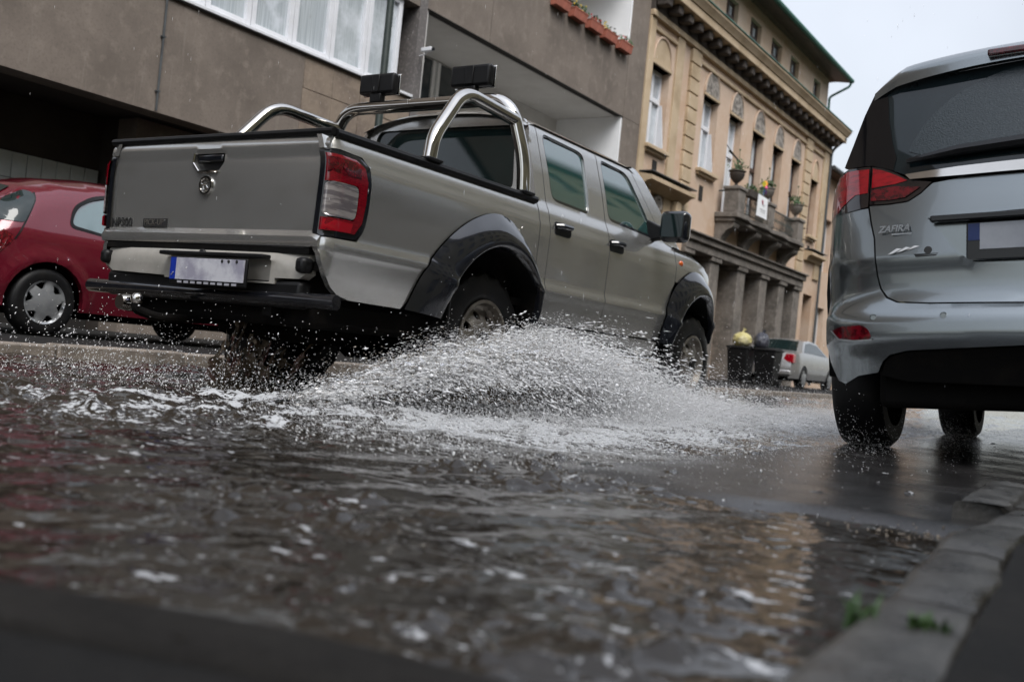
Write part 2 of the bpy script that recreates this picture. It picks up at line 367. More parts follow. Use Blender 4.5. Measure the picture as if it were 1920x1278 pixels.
kerb_run(edge[3:], 'kerb_stone', pr, 0)

# ================================================================ grey apartment block on the left
FX = -11.0
g = empty('apartment_block', (0, 0, 0), label='grey rendered apartment block with strip windows and recessed loggias behind the pickup', cat='building')
def gp(name, m, y0, y1, z0, z1, x0=FX - .35, x1=FX, bev=0): return part(name, m, g, x0, x1, y0, y1, z0, z1, bev)
gp('wall', 'render_grey', -14, 10.42, 2.95, 4.45); gp('wall', 'render_grey', -14, 12.90, 6.02, 7.55); gp('wall', 'render_grey', -14, 12.9, 9.0, 15.5)
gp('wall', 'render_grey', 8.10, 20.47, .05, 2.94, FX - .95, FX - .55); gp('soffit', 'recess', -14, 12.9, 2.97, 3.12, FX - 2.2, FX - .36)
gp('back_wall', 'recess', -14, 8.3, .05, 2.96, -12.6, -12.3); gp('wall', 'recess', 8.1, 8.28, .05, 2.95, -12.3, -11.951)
for zz in (7.55,):
    gp('wall', 'render_grey', -14, 12.9, 7.552, 8.998, FX - .4, FX - .25)
# tiled dado in the recess
tw = gp('tiled_dado', 'dark_joint', 4.2, 8.09, .06, 2.24, -12.29, -12.225)
tm = None
for c in range(19):
    for r in range(6):
        y0 = 4.24 + c * .2; z0 = 2.23 - (r + 1) * .33
        if tm is None: o = MB().box(-.012, .012, .004, .196, .004, .326).build('tile', 'tile', tw, bev=.004); tm = o.data
        else:
            o = bpy.data.objects.new('tile', tm); COL.objects.link(o); o.parent = tw
            b = o.modifiers.new('bevel', 'BEVEL'); b.width = .004; b.segments = 1
        o.location = (-12.213 + random.uniform(-.002, .002), y0, z0)
# stone cladding under the strip window
for c in range(4):
    for r in range(3):
        y0 = 10.43 + c * .615; z0 = 2.95 + r * .5
        MB().box(FX - .3, FX + random.uniform(-.004, .006), y0 + .004, y0 + .611, z0 + .004, z0 + .496).build('cladding_slab', 'stone_clad', g, bev=.006)
gp('cladding_backing', 'dark_joint', 10.42, 12.9, 2.95, 4.45, FX - .4, FX - .1)
gp('pier', 'stone_dark', 12.90, 13.10, 2.95, 7.5, FX - .4, FX + .01)
gp('window_sill', 'white_pvc', 4.6, 12.88, 4.45, 4.50, FX - .3, FX + .05, .008)
gp('sill_drip', 'dark_joint', 4.6, 12.88, 4.43, 4.449, FX - .3, FX + .035)
wy = 5.44
for k in range(10):
    y0, y1 = wy + k * .79 - .79, wy + k * .79
    if y1 > 13: break
    f = MB(); a, b_ = y0 + .004, y1 - .004; z0, z1 = 4.505, 6.018
    f.box(FX - .16, FX - .06, a, a + .085, z0, z1).box(FX - .16, FX - .06, b_ - .085, b_, z0, z1).box(FX - .158, FX - .062, a + .085, b_ - .085, z0, z0 + .09).box(FX - .158, FX - .062, a + .085, b_ - .085, z1 - .09, z1)
    w = f.build('window', 'white_pvc', g, bev=.006)
    MB().grid(lambda u, v: (FX - .12, a + .08 + (b_ - a - .16) * u, z0 + .08 + (z1 - z0 - .16) * v), 1, 1).build('pane', 'pane_net', w)
    zb = random.choice([4.52, 4.52, 4.9]); cu = MB(); nn = 24
    cu.grid(lambda u, v: (FX - .23 + .012 * math.sin(u * 50), a + .05 + (b_ - a - .1) * u * (.72 if k % 3 == 1 else 1), zb + (z1 - zb) * v), nn, 1)
    cu.build('curtain', 'curtain', w)
    if k % 3 == 1: MB().grid(lambda u, v: (FX - .24 + .015 * math.sin(u * 20), b_ - .25 + .2 * u, z0 + (z1 - z0) * v), 10, 1).build('curtain', 'curtain_brown', w)
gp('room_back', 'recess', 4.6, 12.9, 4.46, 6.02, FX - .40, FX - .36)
# loggias
for z0, z1, nm in ((4.5, 6.04, 0), (7.54, 9.2, 1)):
    gp('loggia_ceiling', 'plaster_grey', 13.1, 20.47, z1 + .002, z1 + .12, FX - 1.9, FX - .16)
    gp('loggia_back_wall', 'plaster_grey', 13.1, 20.47, z0 - .1, z1, FX - 2.0, FX - 1.75)
    gp('loggia_side_wall', 'plaster_white', 20.40, 20.468, z0 - .1, z1, FX - 1.75, FX - .01)
    gp('loggia_side_wall', 'plaster_grey', 13.102, 13.16, z0 - .1, z1, FX - 1.75, FX - .02)
    gp('loggia_floor', 'plaster_grey', 13.1, 20.47, z0 - .2, z0 - .1, FX - 1.9, FX - .16)
for y0, y1 in ((14.95, 15.45), (15.70, 16.3)):
    w = MB().box(FX - 1.75, FX - 1.68, y0 - .09, y0, 4.6, 6.0).box(FX - 1.75, FX - 1.68, y1, y1 + .09, 4.6, 6.0).build('window', 'plaster_white', g)
    MB().box(FX - 1.745, FX - 1.715, y0, y1, 4.6, 6.0).build('pane', 'pane', w)
gp('parapet', 'render_grey', 13.1, 14.97, 6.06, 7.53, FX - .15, FX); gp('parapet', 'render_grey', 14.985, 20.47, 6.06, 7.53, FX - .15, FX)
gp('parapet_drip_shadow', 'dark_joint', 13.1, 20.47, 6.045, 6.058, FX - .15, FX + .012)  # dark strip along the drip edge, its shadow line put in as colour
gp('parapet', 'render_grey', 13.1, 20.47, 2.95, 4.5, FX - .15, FX)
gp('parapet', 'render_grey', 13.1, 20.47, 9.33, 15.5, FX - .35, FX)
gp('pier', 'render_grey', 20.47, 21.36, .05, 6.055, FX - 2, FX + .008); gp('pier', 'render_grey', 20.47, 21.36, 6.063, 15.5, FX - 2, FX + .008)
MB().tube([(FX + .03, 7.94, 2.96), (FX + .03, 7.94, 6.0)], .014, 8).build('conduit', 'pipe', g)
for zz in (3.2, 3.9, 4.6): MB().box(FX, FX + .05, 7.915, 7.965, zz, zz + .02).build('conduit_clip', 'pipe', g)
# flower boxes along the upper parapet
tints = ['first', 'second', 'third', 'fourth', 'fifth']
for k, (px, py) in enumerate([(1050, 10), (1082, 34), (1113, 55), (1140, 74), (1168, 97)]):
    y, z = on_x(px, py, FX + .08)
    e = empty('flower_box', (FX + .09, y, 7.44), label=f'terracotta flower box on the upper loggia parapet, {tints[k]} from the left', cat='flower box', group='flower boxes on the parapet')
    MB().prism([(-.07, 0), (.07, 0), (.10, .17), (-.10, .17)], 'y', -.27, .27).build('box', 'terracotta', e, bev=.008)
    MB().box(-.108, .108, -.278, .278, .171, .195).build('rim', 'terracotta', e, bev=.006)
    lf = MB()
    for q in range(46):
        c = Vector((random.uniform(-.1, .1), random.uniform(-.27, .27), .2 + random.random() ** 2 * .16)); a = Vector((random.uniform(-1, 1), random.uniform(-1, 1), random.uniform(-.3, 1))).normalized() * .05; b = a.orthogonal().normalized() * .022
        lf.add([c - a, c + b, c + a, c - b], [(0, 1, 2, 3)])
    lf.build('leaves', 'leaf', e, smooth=False)
    fl = MB()
    for q in range(7): fl.ball((random.uniform(-.08, .08), random.uniform(-.25, .25), .26 + random.random() * .1), .02, 6, 4)
    fl.build('blossoms', 'flower_yellow' if k % 2 else 'flower_red', e)
# security camera and bell lamp by the loggia, green pole on the pavement
y, z = on_x(772, 92, FX + .15)
e = empty('security_camera', (FX + .01, 13.0, 5.2), label='small white security camera on the dark stone pier beside the strip window', cat='security camera')
MB().tube([(0, 0, 0), (.12, 0, .02), (.2, -.05, .04)], .012, 8).build('bracket', 'white_pvc', e)
MB().box(.12, .34, -.13, -.05, .03, .10).build('camera_body', 'white_pvc', e, bev=.012); MB().lathe([(0, 0), (.03, 0), (.03, .03), (0, .03)], 12, (.34, -.09, .065), 'x').build('lens', 'black_plastic', e)
e = empty('pendant_lamp', (FX - .9, 13.9, 5.6), label='small white bell shaped lamp hanging from the loggia ceiling', cat='lamp')
MB().lathe([(.015, .42), (.015, .16), (.035, .14), (.05, .08), (.12, 0), (.10, .0), (.04, .07)], 16).build('shade', 'white_pvc', e)
e = empty('lamp_post', (-8.85, 9.78, PAVE_L), label='dark green iron pole standing in front of the strip window', cat='lamp post')
MB().lathe([(.12, 0), (.12, .5), (.075, .56), (.055, .62), (.046, 6.2), (.03, 6.4)], 14).build('pole', 'green_iron', e)
MB().tube(bend_path([(0, 0, 6.3), (0, 0, 6.9), (1.3, 0, 7.1)], .4), .035, 8).build('arm', 'green_iron', e)
MB().box(1.1, 1.75, -.12, .12, 7.06, 7.18).build('lantern', 'green_iron', e, bev=.03)

# ================================================================ tan historic building
t = empty('town_house', (0, 0, 0), label='tan stuccoed town house with arched reliefs, stone balcony and green eaves', cat='building')
TX = FX
def tp(name, m, y0, y1, z0, z1, x0=TX - .4, x1=TX, bev=0): return part(name, m, t, x0, x1, y0, y1, z0, z1, bev)
T0, T1 = 21.36, 36.75
rect = lambda a, b, c, d: [(a, c), (b, c), (b, d), (a, d)]
wins = [(21.72, 22.75, 5.72, 7.70, 1), (24.98, 26.02, 5.80, 7.80, 1), (26.92, 27.92, 4.95, 7.76, 1), (28.86, 29.84, 4.95, 7.73, 0), (30.76, 31.68, 4.95, 7.72, 0), (32.64, 33.54, 4.95, 7.70, 0), (34.92, 35.68, 5.50, 7.47, 0)]
att = [(24.05, 24.85), (26.05, 26.95), (27.98, 28.92), (29.88, 30.86), (31.76, 32.66), (34.35, 35.15)]
panel('wall', rect(T0, T1, 4.0, 9.3), lambda u, v: (TX, u, v), .9, 'tan', t, [rect(a, b, c, d) for a, b, c, d, _ in wins], lip=(-.32, 0, 0), sharp=30)
panel('attic_wall', rect(T0, T1 - .7, 9.3, 11.6), lambda u, v: (TX - .05, u, v), .9, 'tan', t, [rect(a, b, 10.0, 10.95) for a, b in att], lip=(-.3, 0, 0), sharp=30)
tp('wall', 'tan', T1 - .701, T1 - .65, 9.3, 11.6, TX - 8, TX - .051); tp('wall', 'tan', T1 - .05, T1, 0, 9.3, TX - 8, TX - .33)
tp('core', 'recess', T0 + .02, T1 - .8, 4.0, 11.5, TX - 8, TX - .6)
def window(y0, y1, z0, z1, X, white, transom=.62, name='window', pm=None):
    f = MB(); fw = .09; d0, d1 = X - .06, X + .02; zt = z0 + (z1 - z0) * transom; ym = (y0 + y1) / 2
    f.box(d0, d1, y0, y0 + fw, z0, z1).box(d0, d1, y1 - fw, y1, z0, z1).box(d0, d1, y0 + fw, y1 - fw, z0, z0 + fw).box(d0, d1, y0 + fw, y1 - fw, z1 - fw, z1)
    f.box(d0 - .004, d1 + .03, y0 + fw, y1 - fw, zt - .06, zt + .06).box(d0 - .004, d1 + .012, ym - .055, ym + .055, z0 + fw, zt - .06).box(d0 - .004, d1 + .012, ym - .055, ym + .055, zt + .06, z1 - fw)
    w = f.build(name, 'white_pvc' if white else 'wood_dark', t, bev=.008)
    for a, b in ((y0 + fw, ym - .055), (ym + .055, y1 - fw)):
        for c, d in ((z0 + fw, zt - .06), (zt + .06, z1 - fw)): MB().box(X - .03, X - .02, a, b, c, d).build('pane', pm or 'pane_light', w)
    return w
for a, b, c, d, wh in wins: window(a, b, c, d, TX - .22, wh)
for a, b in att: window(a, b, 10.0, 10.95, TX - .2, 0, .5)
for a, b, c, d in ((22.4, 22.72, 5.80, 6.9), (25.7, 26.0, 5.88, 6.95)):      # casements standing ajar
    MB().add([(TX - .2, b - .02, c), (TX + .02, b - .05, c), (TX - .12, b - .03, d), (TX - .2, b - .02, d), (TX - .2, b + .01, c), (TX + .02, b - .02, c), (TX - .12, b, d), (TX - .2, b + .01, d)], [(0, 1, 2, 3), (7, 6, 5, 4), (0, 4, 5, 1), (1, 5, 6, 2), (2, 6, 7, 3)]).build('casement', 'white_pvc', t)
for a, b, c, d, wh in wins:                                                  # brow board over each opening and arched tympanum
    tp('lintel', 'tan_trim', a - .04, b + .04, d, d + .07, TX - .3, TX + .05, .01)
    arc = [(a + .02 + (b - a - .04) * (1 - math.cos(k * math.pi / 16)) / 2, d + .09 + .62 * math.sin(k * math.pi / 16)) for k in range(17)]
    if a > 24 and a < 34: MB().prism(arc, 'x', TX - .1, TX + .025).build('tympanum', 'relief', t)
    else: MB().prism(arc, 'x', TX - .1, TX + .012).build('tympanum', 'tan_trim', t)
    MB().tube([(TX + .02, p[0] + (p[0] - (a + b) / 2) * .06, p[1] + .035 * math.sin(k * math.pi / 16)) for k, p in enumerate(arc)], .035, 6).build('arch_moulding', 'tan', t)
for a, b, c, d, wh in (wins[0], wins[1], wins[6]):
    tp('window_sill', 'tan_trim', a - .12, b + .12, c - .10, c, TX - .2, TX + .16, .015); tp('sill_moulding', 'tan_trim', a - .08, b + .08, c - .17, c - .102, TX, TX + .09, .012)
for y, z in ((22.35, 5.25), (25.35, 5.2), (35.3, 4.98)): tp('vent_grille', 'dark_joint', y - .12, y + .12, z - .22, z + .18, TX - .02, TX + .02)
# quoined pilasters and plain strips
for y0, y1 in ((23.86, 24.46), (33.95, 34.62)):
    tp('pilaster_backing', 'tan_trim', y0 + .02, y1 - .02, 4.05, 8.75, TX - .05, TX + .045)
    for k in range(12): tp('quoin_block', 'tan_trim', y0, y1, 4.1 + k * .388, 4.1 + k * .388 + .355, TX - .04, TX + .085, .018)
tp('pilaster', 'tan_trim', 22.98, 23.40, 4.05, 8.75, TX - .05, TX + .06, .012); tp('pilaster', 'tan_trim', T0 + .005, T0 + .30, 4.05, 8.75, TX - .05, TX + .06, .012); tp('pilaster', 'tan_trim', 36.1, T1, 4.05, 8.75, TX - .05, TX + .06, .012)
for a, b in ((T0 + .32, 22.95), (24.5, 33.93), (34.66, 36.05)): tp('panel_moulding', 'tan_trim', a, b, 8.48, 8.58, TX - .05, TX + .07, .02)
# cornice
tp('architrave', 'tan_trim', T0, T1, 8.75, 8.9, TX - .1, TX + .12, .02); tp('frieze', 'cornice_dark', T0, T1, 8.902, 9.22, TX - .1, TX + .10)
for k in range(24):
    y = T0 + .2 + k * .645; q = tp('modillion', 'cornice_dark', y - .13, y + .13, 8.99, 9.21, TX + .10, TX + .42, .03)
    MB().ball((TX + .30, y + .32, 9.19), (.06, .06, .03), 8, 5).build('rosette', 'relief', t)
tp('corona', 'tan_trim', T0, T1 + .3, 9.222, 9.44, TX - .1, TX + .52, .02)
MB().prism([(TX + .40, 9.442), (TX + .55, 9.442), (TX + .58, 9.50), (TX + .66, 9.60), (TX + .66, 9.66), (TX + .40, 9.70)], 'y', T0, T1 + .35).build('cornice_moulding', 'tan_trim', t)
MB().prism([(TX - .04, 9.80), (TX - .04, 9.702), (TX + .66, 9.665), (TX + .69, 9.665), (TX + .69, 9.69)], 'y', T0, T1 + .36).build('cornice_flashing', 'copper', t)
# eaves and roof
MB().prism([(TX - .3, 11.42), (TX + .62, 11.30), (TX + .62, 11.36), (TX - .3, 11.62)], 'y', T0 - .1, T1 - .3).build('eaves', 'wood_dark', t)
MB().prism([(TX + .62, 11.37), (TX + .62, 11.42), (TX - 4.5, 14.2), (TX - 9, 11.4), (TX - 8.9, 11.3)], 'y', T0 - .1, T1 - .3).build('roof', 'roof_tile', t)
MB().tube([(TX + .68, T0 - .1, 11.36), (TX + .68, T1 - .25, 11.36)], .075, 8).build('gutter', 'copper', t)
MB().tube(bend_path([(TX + .66, T1 - .35, 11.30), (TX + .62, T1 - .35, 11.15), (TX - .02, T1 - .55, 10.75), (TX + .02, T1 - .58, 9.75)], .12), .045, 8).build('downpipe', 'copper', t)
MB().tube(bend_path([(TX + .55, T1 + .1, 9.35), (TX + .1, T1 - .02, 8.9), (TX + .08, T1 - .06, .2)], .2), .05, 8).build('downpipe', 'pipe', t)
# portal ledges
for a, b, X1 in ((T0 + .1, 24.12, .42), (34.9, 36.7, .3)):
    MB().prism([(TX - .02, 4.62), (TX + .10, 4.62), (TX + X1 - .12, 4.78), (TX + X1, 4.80), (TX + X1, 4.90), (TX - .02, 4.98)], 'y', a, b).build('portal_ledge', 'tan_trim', t)
    tp('portal_flashing', 'pipe', a - .02, b + .02, 4.99, 5.01, TX - .02, TX + X1 + .02)
for y in (21.75, 23.62):
    tp('portal_bracket', 'tan_trim', y - .16, y + .16, 4.1, 4.62, TX - .02, TX + .22, .05)
MB().lathe([(0, .03), (.14, .05), (.16, .09), (.24, .08), (.27, .0)], 20, (TX, 22.65, 4.38), 'x').build('medallion', 'relief', t)
# ground floor: grey entablature on square pillars, recessed tan bays
tp('entablature', 'grey_stone', 24.45, 34.72, 3.58, 3.82, TX - .6, TX + .14, .015); tp('entablature', 'grey_stone', 24.45, 34.76, 3.822, 4.0, TX - .6, TX + .22, .02); tp('entablature_cap', 'grey_stone', 24.40, 34.8, 4.002, 4.05, TX - .1, TX + .30, .012)
PY = [(24.5, 25.05), (26.42, 27.05), (28.56, 29.2), (30.58, 31.2), (32.4, 33.0), (34.0, 34.66)]
for a, b in PY:
    p = tp('pillar', 'grey_stone', a, b, .1, 3.45, TX - .62, TX + .06, .02); MB().box(TX - .62, TX + .12, a - .06, b + .06, 3.452, 3.578).build('capital', 'grey_stone', p, bev=.015)
for (a, b), (c, d) in zip(PY, PY[1:]):
    y0, y1 = b, c; wa, wb = y0 + .12, y0 + .98
    panel('bay_wall', rect(y0, y1, .1, 3.575), lambda u, v: (TX - .55, u, v), .8, 'tan', t, [rect(wa, wb, 1.0, 3.15)], lip=(-.25, 0, 0), sharp=30)
    window(wa, wb, 1.0, 3.15, TX - .72, 1, .66)
tp('plinth', 'grey_stone', T0, T1, .05, .9, TX - .64, TX - .56)
panel('wall', rect(T0, 24.5, .1, 3.998), lambda u, v: (TX - .002, u, v), .8, 'tan', t, [rect(21.95, 23.4, .1, 3.5)], lip=(-.4, 0, 0)); tp('door', 'wood_dark', 21.95, 23.4, .1, 3.5, TX - .45, TX - .35)
panel('wall', rect(34.66, T1, .1, 3.998), lambda u, v: (TX - .002, u, v), .8, 'tan', t, [rect(35.25, 36.3, .1, 3.45)], lip=(-.4, 0, 0)); tp('door', 'wood_dark', 35.25, 36.3, .1, 3.45, TX - .45, TX - .35)
# balcony
BX = TX + .70; B0, B1 = 26.45, 32.6
MB().prism([(TX, B0 + .0), (BX, B0), (BX + .06, B0 + .7), (BX - .06, B0 + 1.3), (BX + .06, B0 + 2.4), (BX - .04, B0 + 3.0), (BX + .06, B0 + 3.9), (BX - .04, B0 + 4.7), (BX + .06, B0 + 5.5), (BX, B1), (TX, B1)], 'z', 4.72, 4.86).build('balcony_slab', 'grey_stone', t, bev=.02)
MB().box(TX, BX - .1, B0 + .05, B1 - .05, 4.60, 4.718).build('balcony_moulding', 'grey_stone', t, bev=.03)
for y in (26.78, 28.66, 30.55, 32.25):
    prof = [(TX, 4.6), (BX - .12, 4.6), (BX - .14, 4.46), (TX + .36, 4.36), (TX + .22, 4.18), (TX + .18, 4.02), (TX + .10, 3.97), (TX, 4.0)]
    MB().prism(round_poly(prof, .06, 3), 'y', y - .22, y + .22).build('balcony_bracket', 'grey_stone', t, bev=.012)
for a, b in ((B0 + .03, B0 + .55), (29.05, 29.55), (31.9, 32.45)):
    p = MB().box(BX - .46, BX - .02, a, b, 4.862, 5.50).build('pedestal', 'grey_stone', t, bev=.02); MB().box(BX - .50, BX + .02, a - .04, b + .04, 5.502, 5.60).build('pedestal_cap', 'grey_stone', p, bev=.02)
rl = MB().tube([(BX - .2, B0 + .55, 5.5), (BX - .2, 31.9, 5.5)], .025, 6).tube([(BX - .2, B0 + .55, 4.98), (BX - .2, 31.9, 4.98)], .018, 6).tube([(TX, B0 + .2, 5.5), (BX - .46, B0 + .2, 5.5)], .022, 6).build('railing', 'green_iron', t)
yb = B0 + .65
while yb < 31.85:
    if not (29.0 < yb < 29.6): MB().tube(smooth_path([(BX - .2, yb, 4.98), (BX - .12, yb + .03, 5.12), (BX - .22, yb, 5.3), (BX - .2, yb, 5.5)], 3), .012, 5).build('baluster', 'green_iron', rl)
    yb += .14
# things on the balcony
def planter(y, x, z, s, label, m='cornice_dark', fol=True):
    e = empty('planter_urn', (x, y, z), label=label, cat='planter', group='planters on the stone balcony')
    MB().lathe([(.10, 0), (.11, .03), (.05, .07), (.045, .12), (.10, .16), (.19, .27), (.22, .38), (.20, .42), (.24, .44), (.24, .47), (.16, .46)], 16).build('urn', m, e)
    if fol:
        lf = MB()
        for q in range(90):
            v = Vector((random.gauss(0, 1), random.gauss(0, 1), random.gauss(.4, .8))).normalized() * random.uniform(.05, .30) * s; c = v + Vector((0, 0, .52)); a = Vector((random.uniform(-1, 1), random.uniform(-1, 1), random.uniform(-1, 1))).normalized() * .06; b = a.orthogonal().normalized() * .025
            lf.add([c - a, c + b, c + a, c - b], [(0, 1, 2, 3)])
        lf.build('foliage', 'leaf', e, smooth=False)
        MB().tube([(0, 0, .4), (.02, .02, .9), (.0, .05, 1.05)], .008, 5).ball((0, .05, 1.08), .03, 6, 4).build('stem', 'leaf', e)
    return e
planter(26.74, BX - .24, 5.602, 1.0, 'dark stone urn on the left end pedestal of the balcony', 'cornice_dark')
planter(29.3, BX - .24, 5.602, .9, 'urn with trailing plants on the middle pedestal of the balcony', 'grey_stone')
planter(32.17, BX - .24, 5.602, .9, 'urn with plants on the right end pedestal of the balcony', 'grey_stone')
e = empty('flower_trough', (BX - .06, 27.6, 5.44), label='dark flower trough hung on the balcony railing beside the white banner', cat='flower trough')
MB().prism([(-.09, 0), (.09, 0), (.12, .2), (-.12, .2)], 'y', -.42, .42).build('trough', 'cornice_dark', e, bev=.01)
lf = MB()
for q in range(70):
    c = Vector((random.uniform(-.14, .14), random.uniform(-.42, .42), .18 + random.random() * .16)); a = Vector((random.uniform(-1, 1), random.uniform(-1, 1), random.uniform(-.3, 1))).normalized() * .06; b = a.orthogonal().normalized() * .03; lf.add([c - a, c + b, c + a, c - b], [(0, 1, 2, 3)])
lf.build('leaves', 'leaf', e, smooth=False)
e = empty('pinwheel', (BX - .02, 28.35, 5.5), label='rainbow coloured toy pinwheel stuck among the balcony flowers', cat='pinwheel')
MB().tube([(0, 0, 0), (0, 0, .35)], .008, 6).build('stick', 'white_pvc', e)
for k, c in enumerate([(.75, .08, .25), (.85, .35, .05), (.85, .75, .1), (.2, .6, .15), (.1, .35, .8), (.35, .12, .6)]):
    M[f'pin{k}'] = mat(f'pinwheel_{k}', c, .4); a = k * math.pi / 3; ca, sa = math.cos(a), math.sin(a); cb, sb = math.cos(a + .75), math.sin(a + .75)
    MB().add([(.02, 0, .4), (.10, .12 * ca, .4 + .12 * sa), (.05, .24 * ca, .4 + .24 * sa), (.02, .22 * cb, .4 + .22 * sb)], [(0, 1, 2, 3)]).build('vane', f'pin{k}', e)
e = empty('banner', (BX + .05, 28.15, 4.98), label='white banner with dark red emblem hung on the balcony railing', cat='banner')
MB().grid(lambda u, v: (.02 + .02 * math.sin(u * 3 + v), (u - .5) * .92, v * .62), 8, 6).build('sheet', 'poster', e)
MB().prism([(-.10, .40), (-.02, .36), (-.01, .46), (-.09, .52), (-.14, .47)], 'x', .045, .05).build('emblem', 'poster_red', e)
MB().box(.042, .046, -.02, .16, .36, .38).box(.042, .046, -.25, .25, .22, .235).box(.042, .046, -.2, .2, .15, .162).build('lettering', 'poster_grey', e)
for k, (y, z) in enumerate(((27.3, 6.75), (33.0, 6.45))):
    e = empty('flag_holder', (TX, y - .15, z), label=f'empty dark flagpole holder beside the {"first" if k == 0 else "last"} balcony window', cat='flag holder')
    MB().tube([(0, 0, 0), (.42, -.12, -.38)], [.035, .022], 8).build('pole_socket', 'black_plastic', e); MB().tube([(0, -.25, .12), (.16, -.04, -.12)], .012, 6).build('stay', 'black_plastic', e)
# next house and the far end of the street
n = empty('corner_house', (0, 0, 0), label='further tan house beyond the town house at the end of the row', cat='building')
panel('wall', rect(36.9, 60, .05, 8.2), lambda u, v: (TX - .3, u, v), 1.5, 'tan', n, [rect(38 + k * 2.2, 39 + k * 2.2, 4.6, 6.6) for k in range(9)] + [rect(38 + k * 2.2, 39 + k * 2.2, 1.0, 3.2) for k in range(9)], lip=(-.25, 0, 0), sharp=30)
for k in range(9):
    for z0, z1 in ((4.6, 6.6), (1.0, 3.2)):
        w = MB().box(TX - .58, TX - .5, 38 + k * 2.2, 39 + k * 2.2, z0, z1).build('window', 'white_pvc', n); MB().box(TX - .5, TX - .49, 38.1 + k * 2.2, 38.9 + k * 2.2, z0 + .1, z1 - .1).build('pane', 'pane_light', w)
MB().box(TX - 8, TX - .62, 36.92, 60, .05, 8.2).build('core', 'tan', n); MB().prism([(TX + .15, 8.2), (TX + .15, 8.35), (TX - 4, 10.6), (TX - 8.3, 8.3)], 'y', 36.8, 60.2).build('roof', 'roof_tile', n)
MB().tube([(TX + .2, 36.8, 8.3), (TX + .2, 60, 8.3)], .08, 8).build('gutter', 'pipe', n)
# facade across the street on the photographer's side: seen as the reflection in the pickup's windows
r = empty('facing_house', (0, 0, 0), label='plain olive ochre house on the photographer side of the street', cat='building')
panel('wall', rect(-16, 70, .0, 14.2), lambda u, v: (6.6, u, v), 2.0, 'facade_r', r, [rect(-14 + k * 2.6, -12.8 + k * 2.6, z, z + 1.9) for k in range(31) for z in (1.2, 4.6, 8.0, 11.4)], lip=(.25, 0, 0), sharp=30, flip=True)
for k in range(31):
    for z in (1.2, 4.6, 8.0, 11.4): MB().box(6.83, 6.9, -14 + k * 2.6, -12.8 + k * 2.6, z, z + 1.9).build('window', 'pane', r)
MB().box(6.92, 14, -16, 70, 0, 14.2).build('core', 'facade_r', r); MB().prism([(6.1, 14.2), (6.1, 14.35), (10.5, 16.2), (14.5, 14.3)], 'y', -16.3, 70.3).build('roof', 'roof_tile', r)
# ================================================================ vehicle materials
M['silver_beige'] = mat('champagne_silver_paint', (.475, .47, .45), .22, metal=.76, coat=1.0, coat_r=.03, noise=[(900, (.54, .535, .515), .35, .65), (3.5, (.40, .39, .365), .5, .8, (1, .5, 2.5))], bump=(260, .05, .0008))
M['silver_pale'] = mat('pale_silver_plastic', (.50, .475, .43), .36, metal=.35, coat=.3, noise=(6, (.34, .325, .29), .45, .75))
M['gloss_black'] = mat('gloss_black_flare', (.008, .009, .012), .12, coat=.8, noise=(7, (.02, .02, .022), .5, .8), rough2=.3)
M['rubber'] = mat('wet_rubber', (.006, .006, .0065), .5, spec=.3, noise=(14, (.014, .0125, .011), .5, .75), bump=(120, .3, .002))
M['undersurface'] = mat('underbody', (.0045, .0042, .004), .85, spec=.15, noise=(6, (.012, .010, .008), .5, .75))
M['chrome'] = mat('polished_steel', (.62, .60, .57), .07, metal=1, noise=(3, (.5, .48, .45), .45, .7), bump=(300, .02, .0005))
M['steel_dull'] = mat('brushed_steel_rim', (.26, .24, .21), .38, metal=.75, noise=(9, (.14, .125, .11), .45, .7))
M['car_glass'] = mat('tinted_glass', (.008, .016, .016), .03, spec=.7, coat=.0, coat_r=.02, bump=(340, .03, .0006))
M['car_glass_side'] = mat('green_tinted_glass', (.02, .075, .07), .02, spec=1.0, coat=1.0, coat_r=.015, ior=1.9, bump=[(420, .025, .0008)])
M['red_lens'] = mat('red_lens', (.13, .002, .007), .10, coat=1, noise=(60, (.24, .004, .012), .45, .6, (1, 1, 8)))
M['red_dark'] = mat('dark_red_lens', (.05, .0012, .004), .12, coat=1, noise=(40, (.14, .004, .01), .45, .6))
M['red_bright'] = mat('bright_red_lens', (.34, .005, .014), .10, coat=1)
M['clear_lens'] = mat('clear_lens', (.38, .35, .34), .10, coat=1, metal=.3, noise=(16, (.18, .16, .17), .45, .55, (.3, .3, 3)))
M['plate_white'] = mat('white_plate', (.60, .60, .64), .35, noise=(6, (.34, .33, .40), .42, .58))
M['plate_blue'] = mat('blue_plate_band', (.01, .035, .32), .35)
M['badge_dark'] = mat('dark_badge', (.03, .03, .03), .4)
M['amber'] = mat('amber_lens', (.75, .13, .015), .15, coat=1)
M['plate_grey'] = mat('smudged_print', (.40, .40, .44), .4)

# ================================================================ silver pickup
TZS = [.40, .48, .60, .70, .732, .778, .9, 1.05, 1.12, 1.142, 1.17, 1.22, 1.26, 1.45, 1.70, 1.76, 1.80]
TXS = [.765, .785, .810, .829, .841, .824, .829, .834, .832, .820, .818, .800, .780, .735, .660, .625, .56]
_zf = np.linspace(.40, 1.80, 281); _xf = np.interp(_zf, TZS, TXS); _k = np.ones(3) / 3; _xf = np.convolve(np.pad(_xf, 1, 'edge'), _k, 'valid')
def tsx(z): return float(np.interp(z, _zf, _xf))
def tside(y, z):
    x = tsx(z)
    if y < .055: r = .055; q = max(0, r - max(y, .0)); x -= r - math.sqrt(max(0, r * r - q * q))
    if y > 4.0: x -= .16 * ((y - 4.0) / .75) ** 2.6
    return x
truck = empty('pickup_truck', (-3.975, 3.21, 0), label='silver double cab pickup splashing through the flooded street', cat='pickup truck')
def sidemap(s, off=0): return lambda y, z: (s * (tside(y, z) + off), y, z)
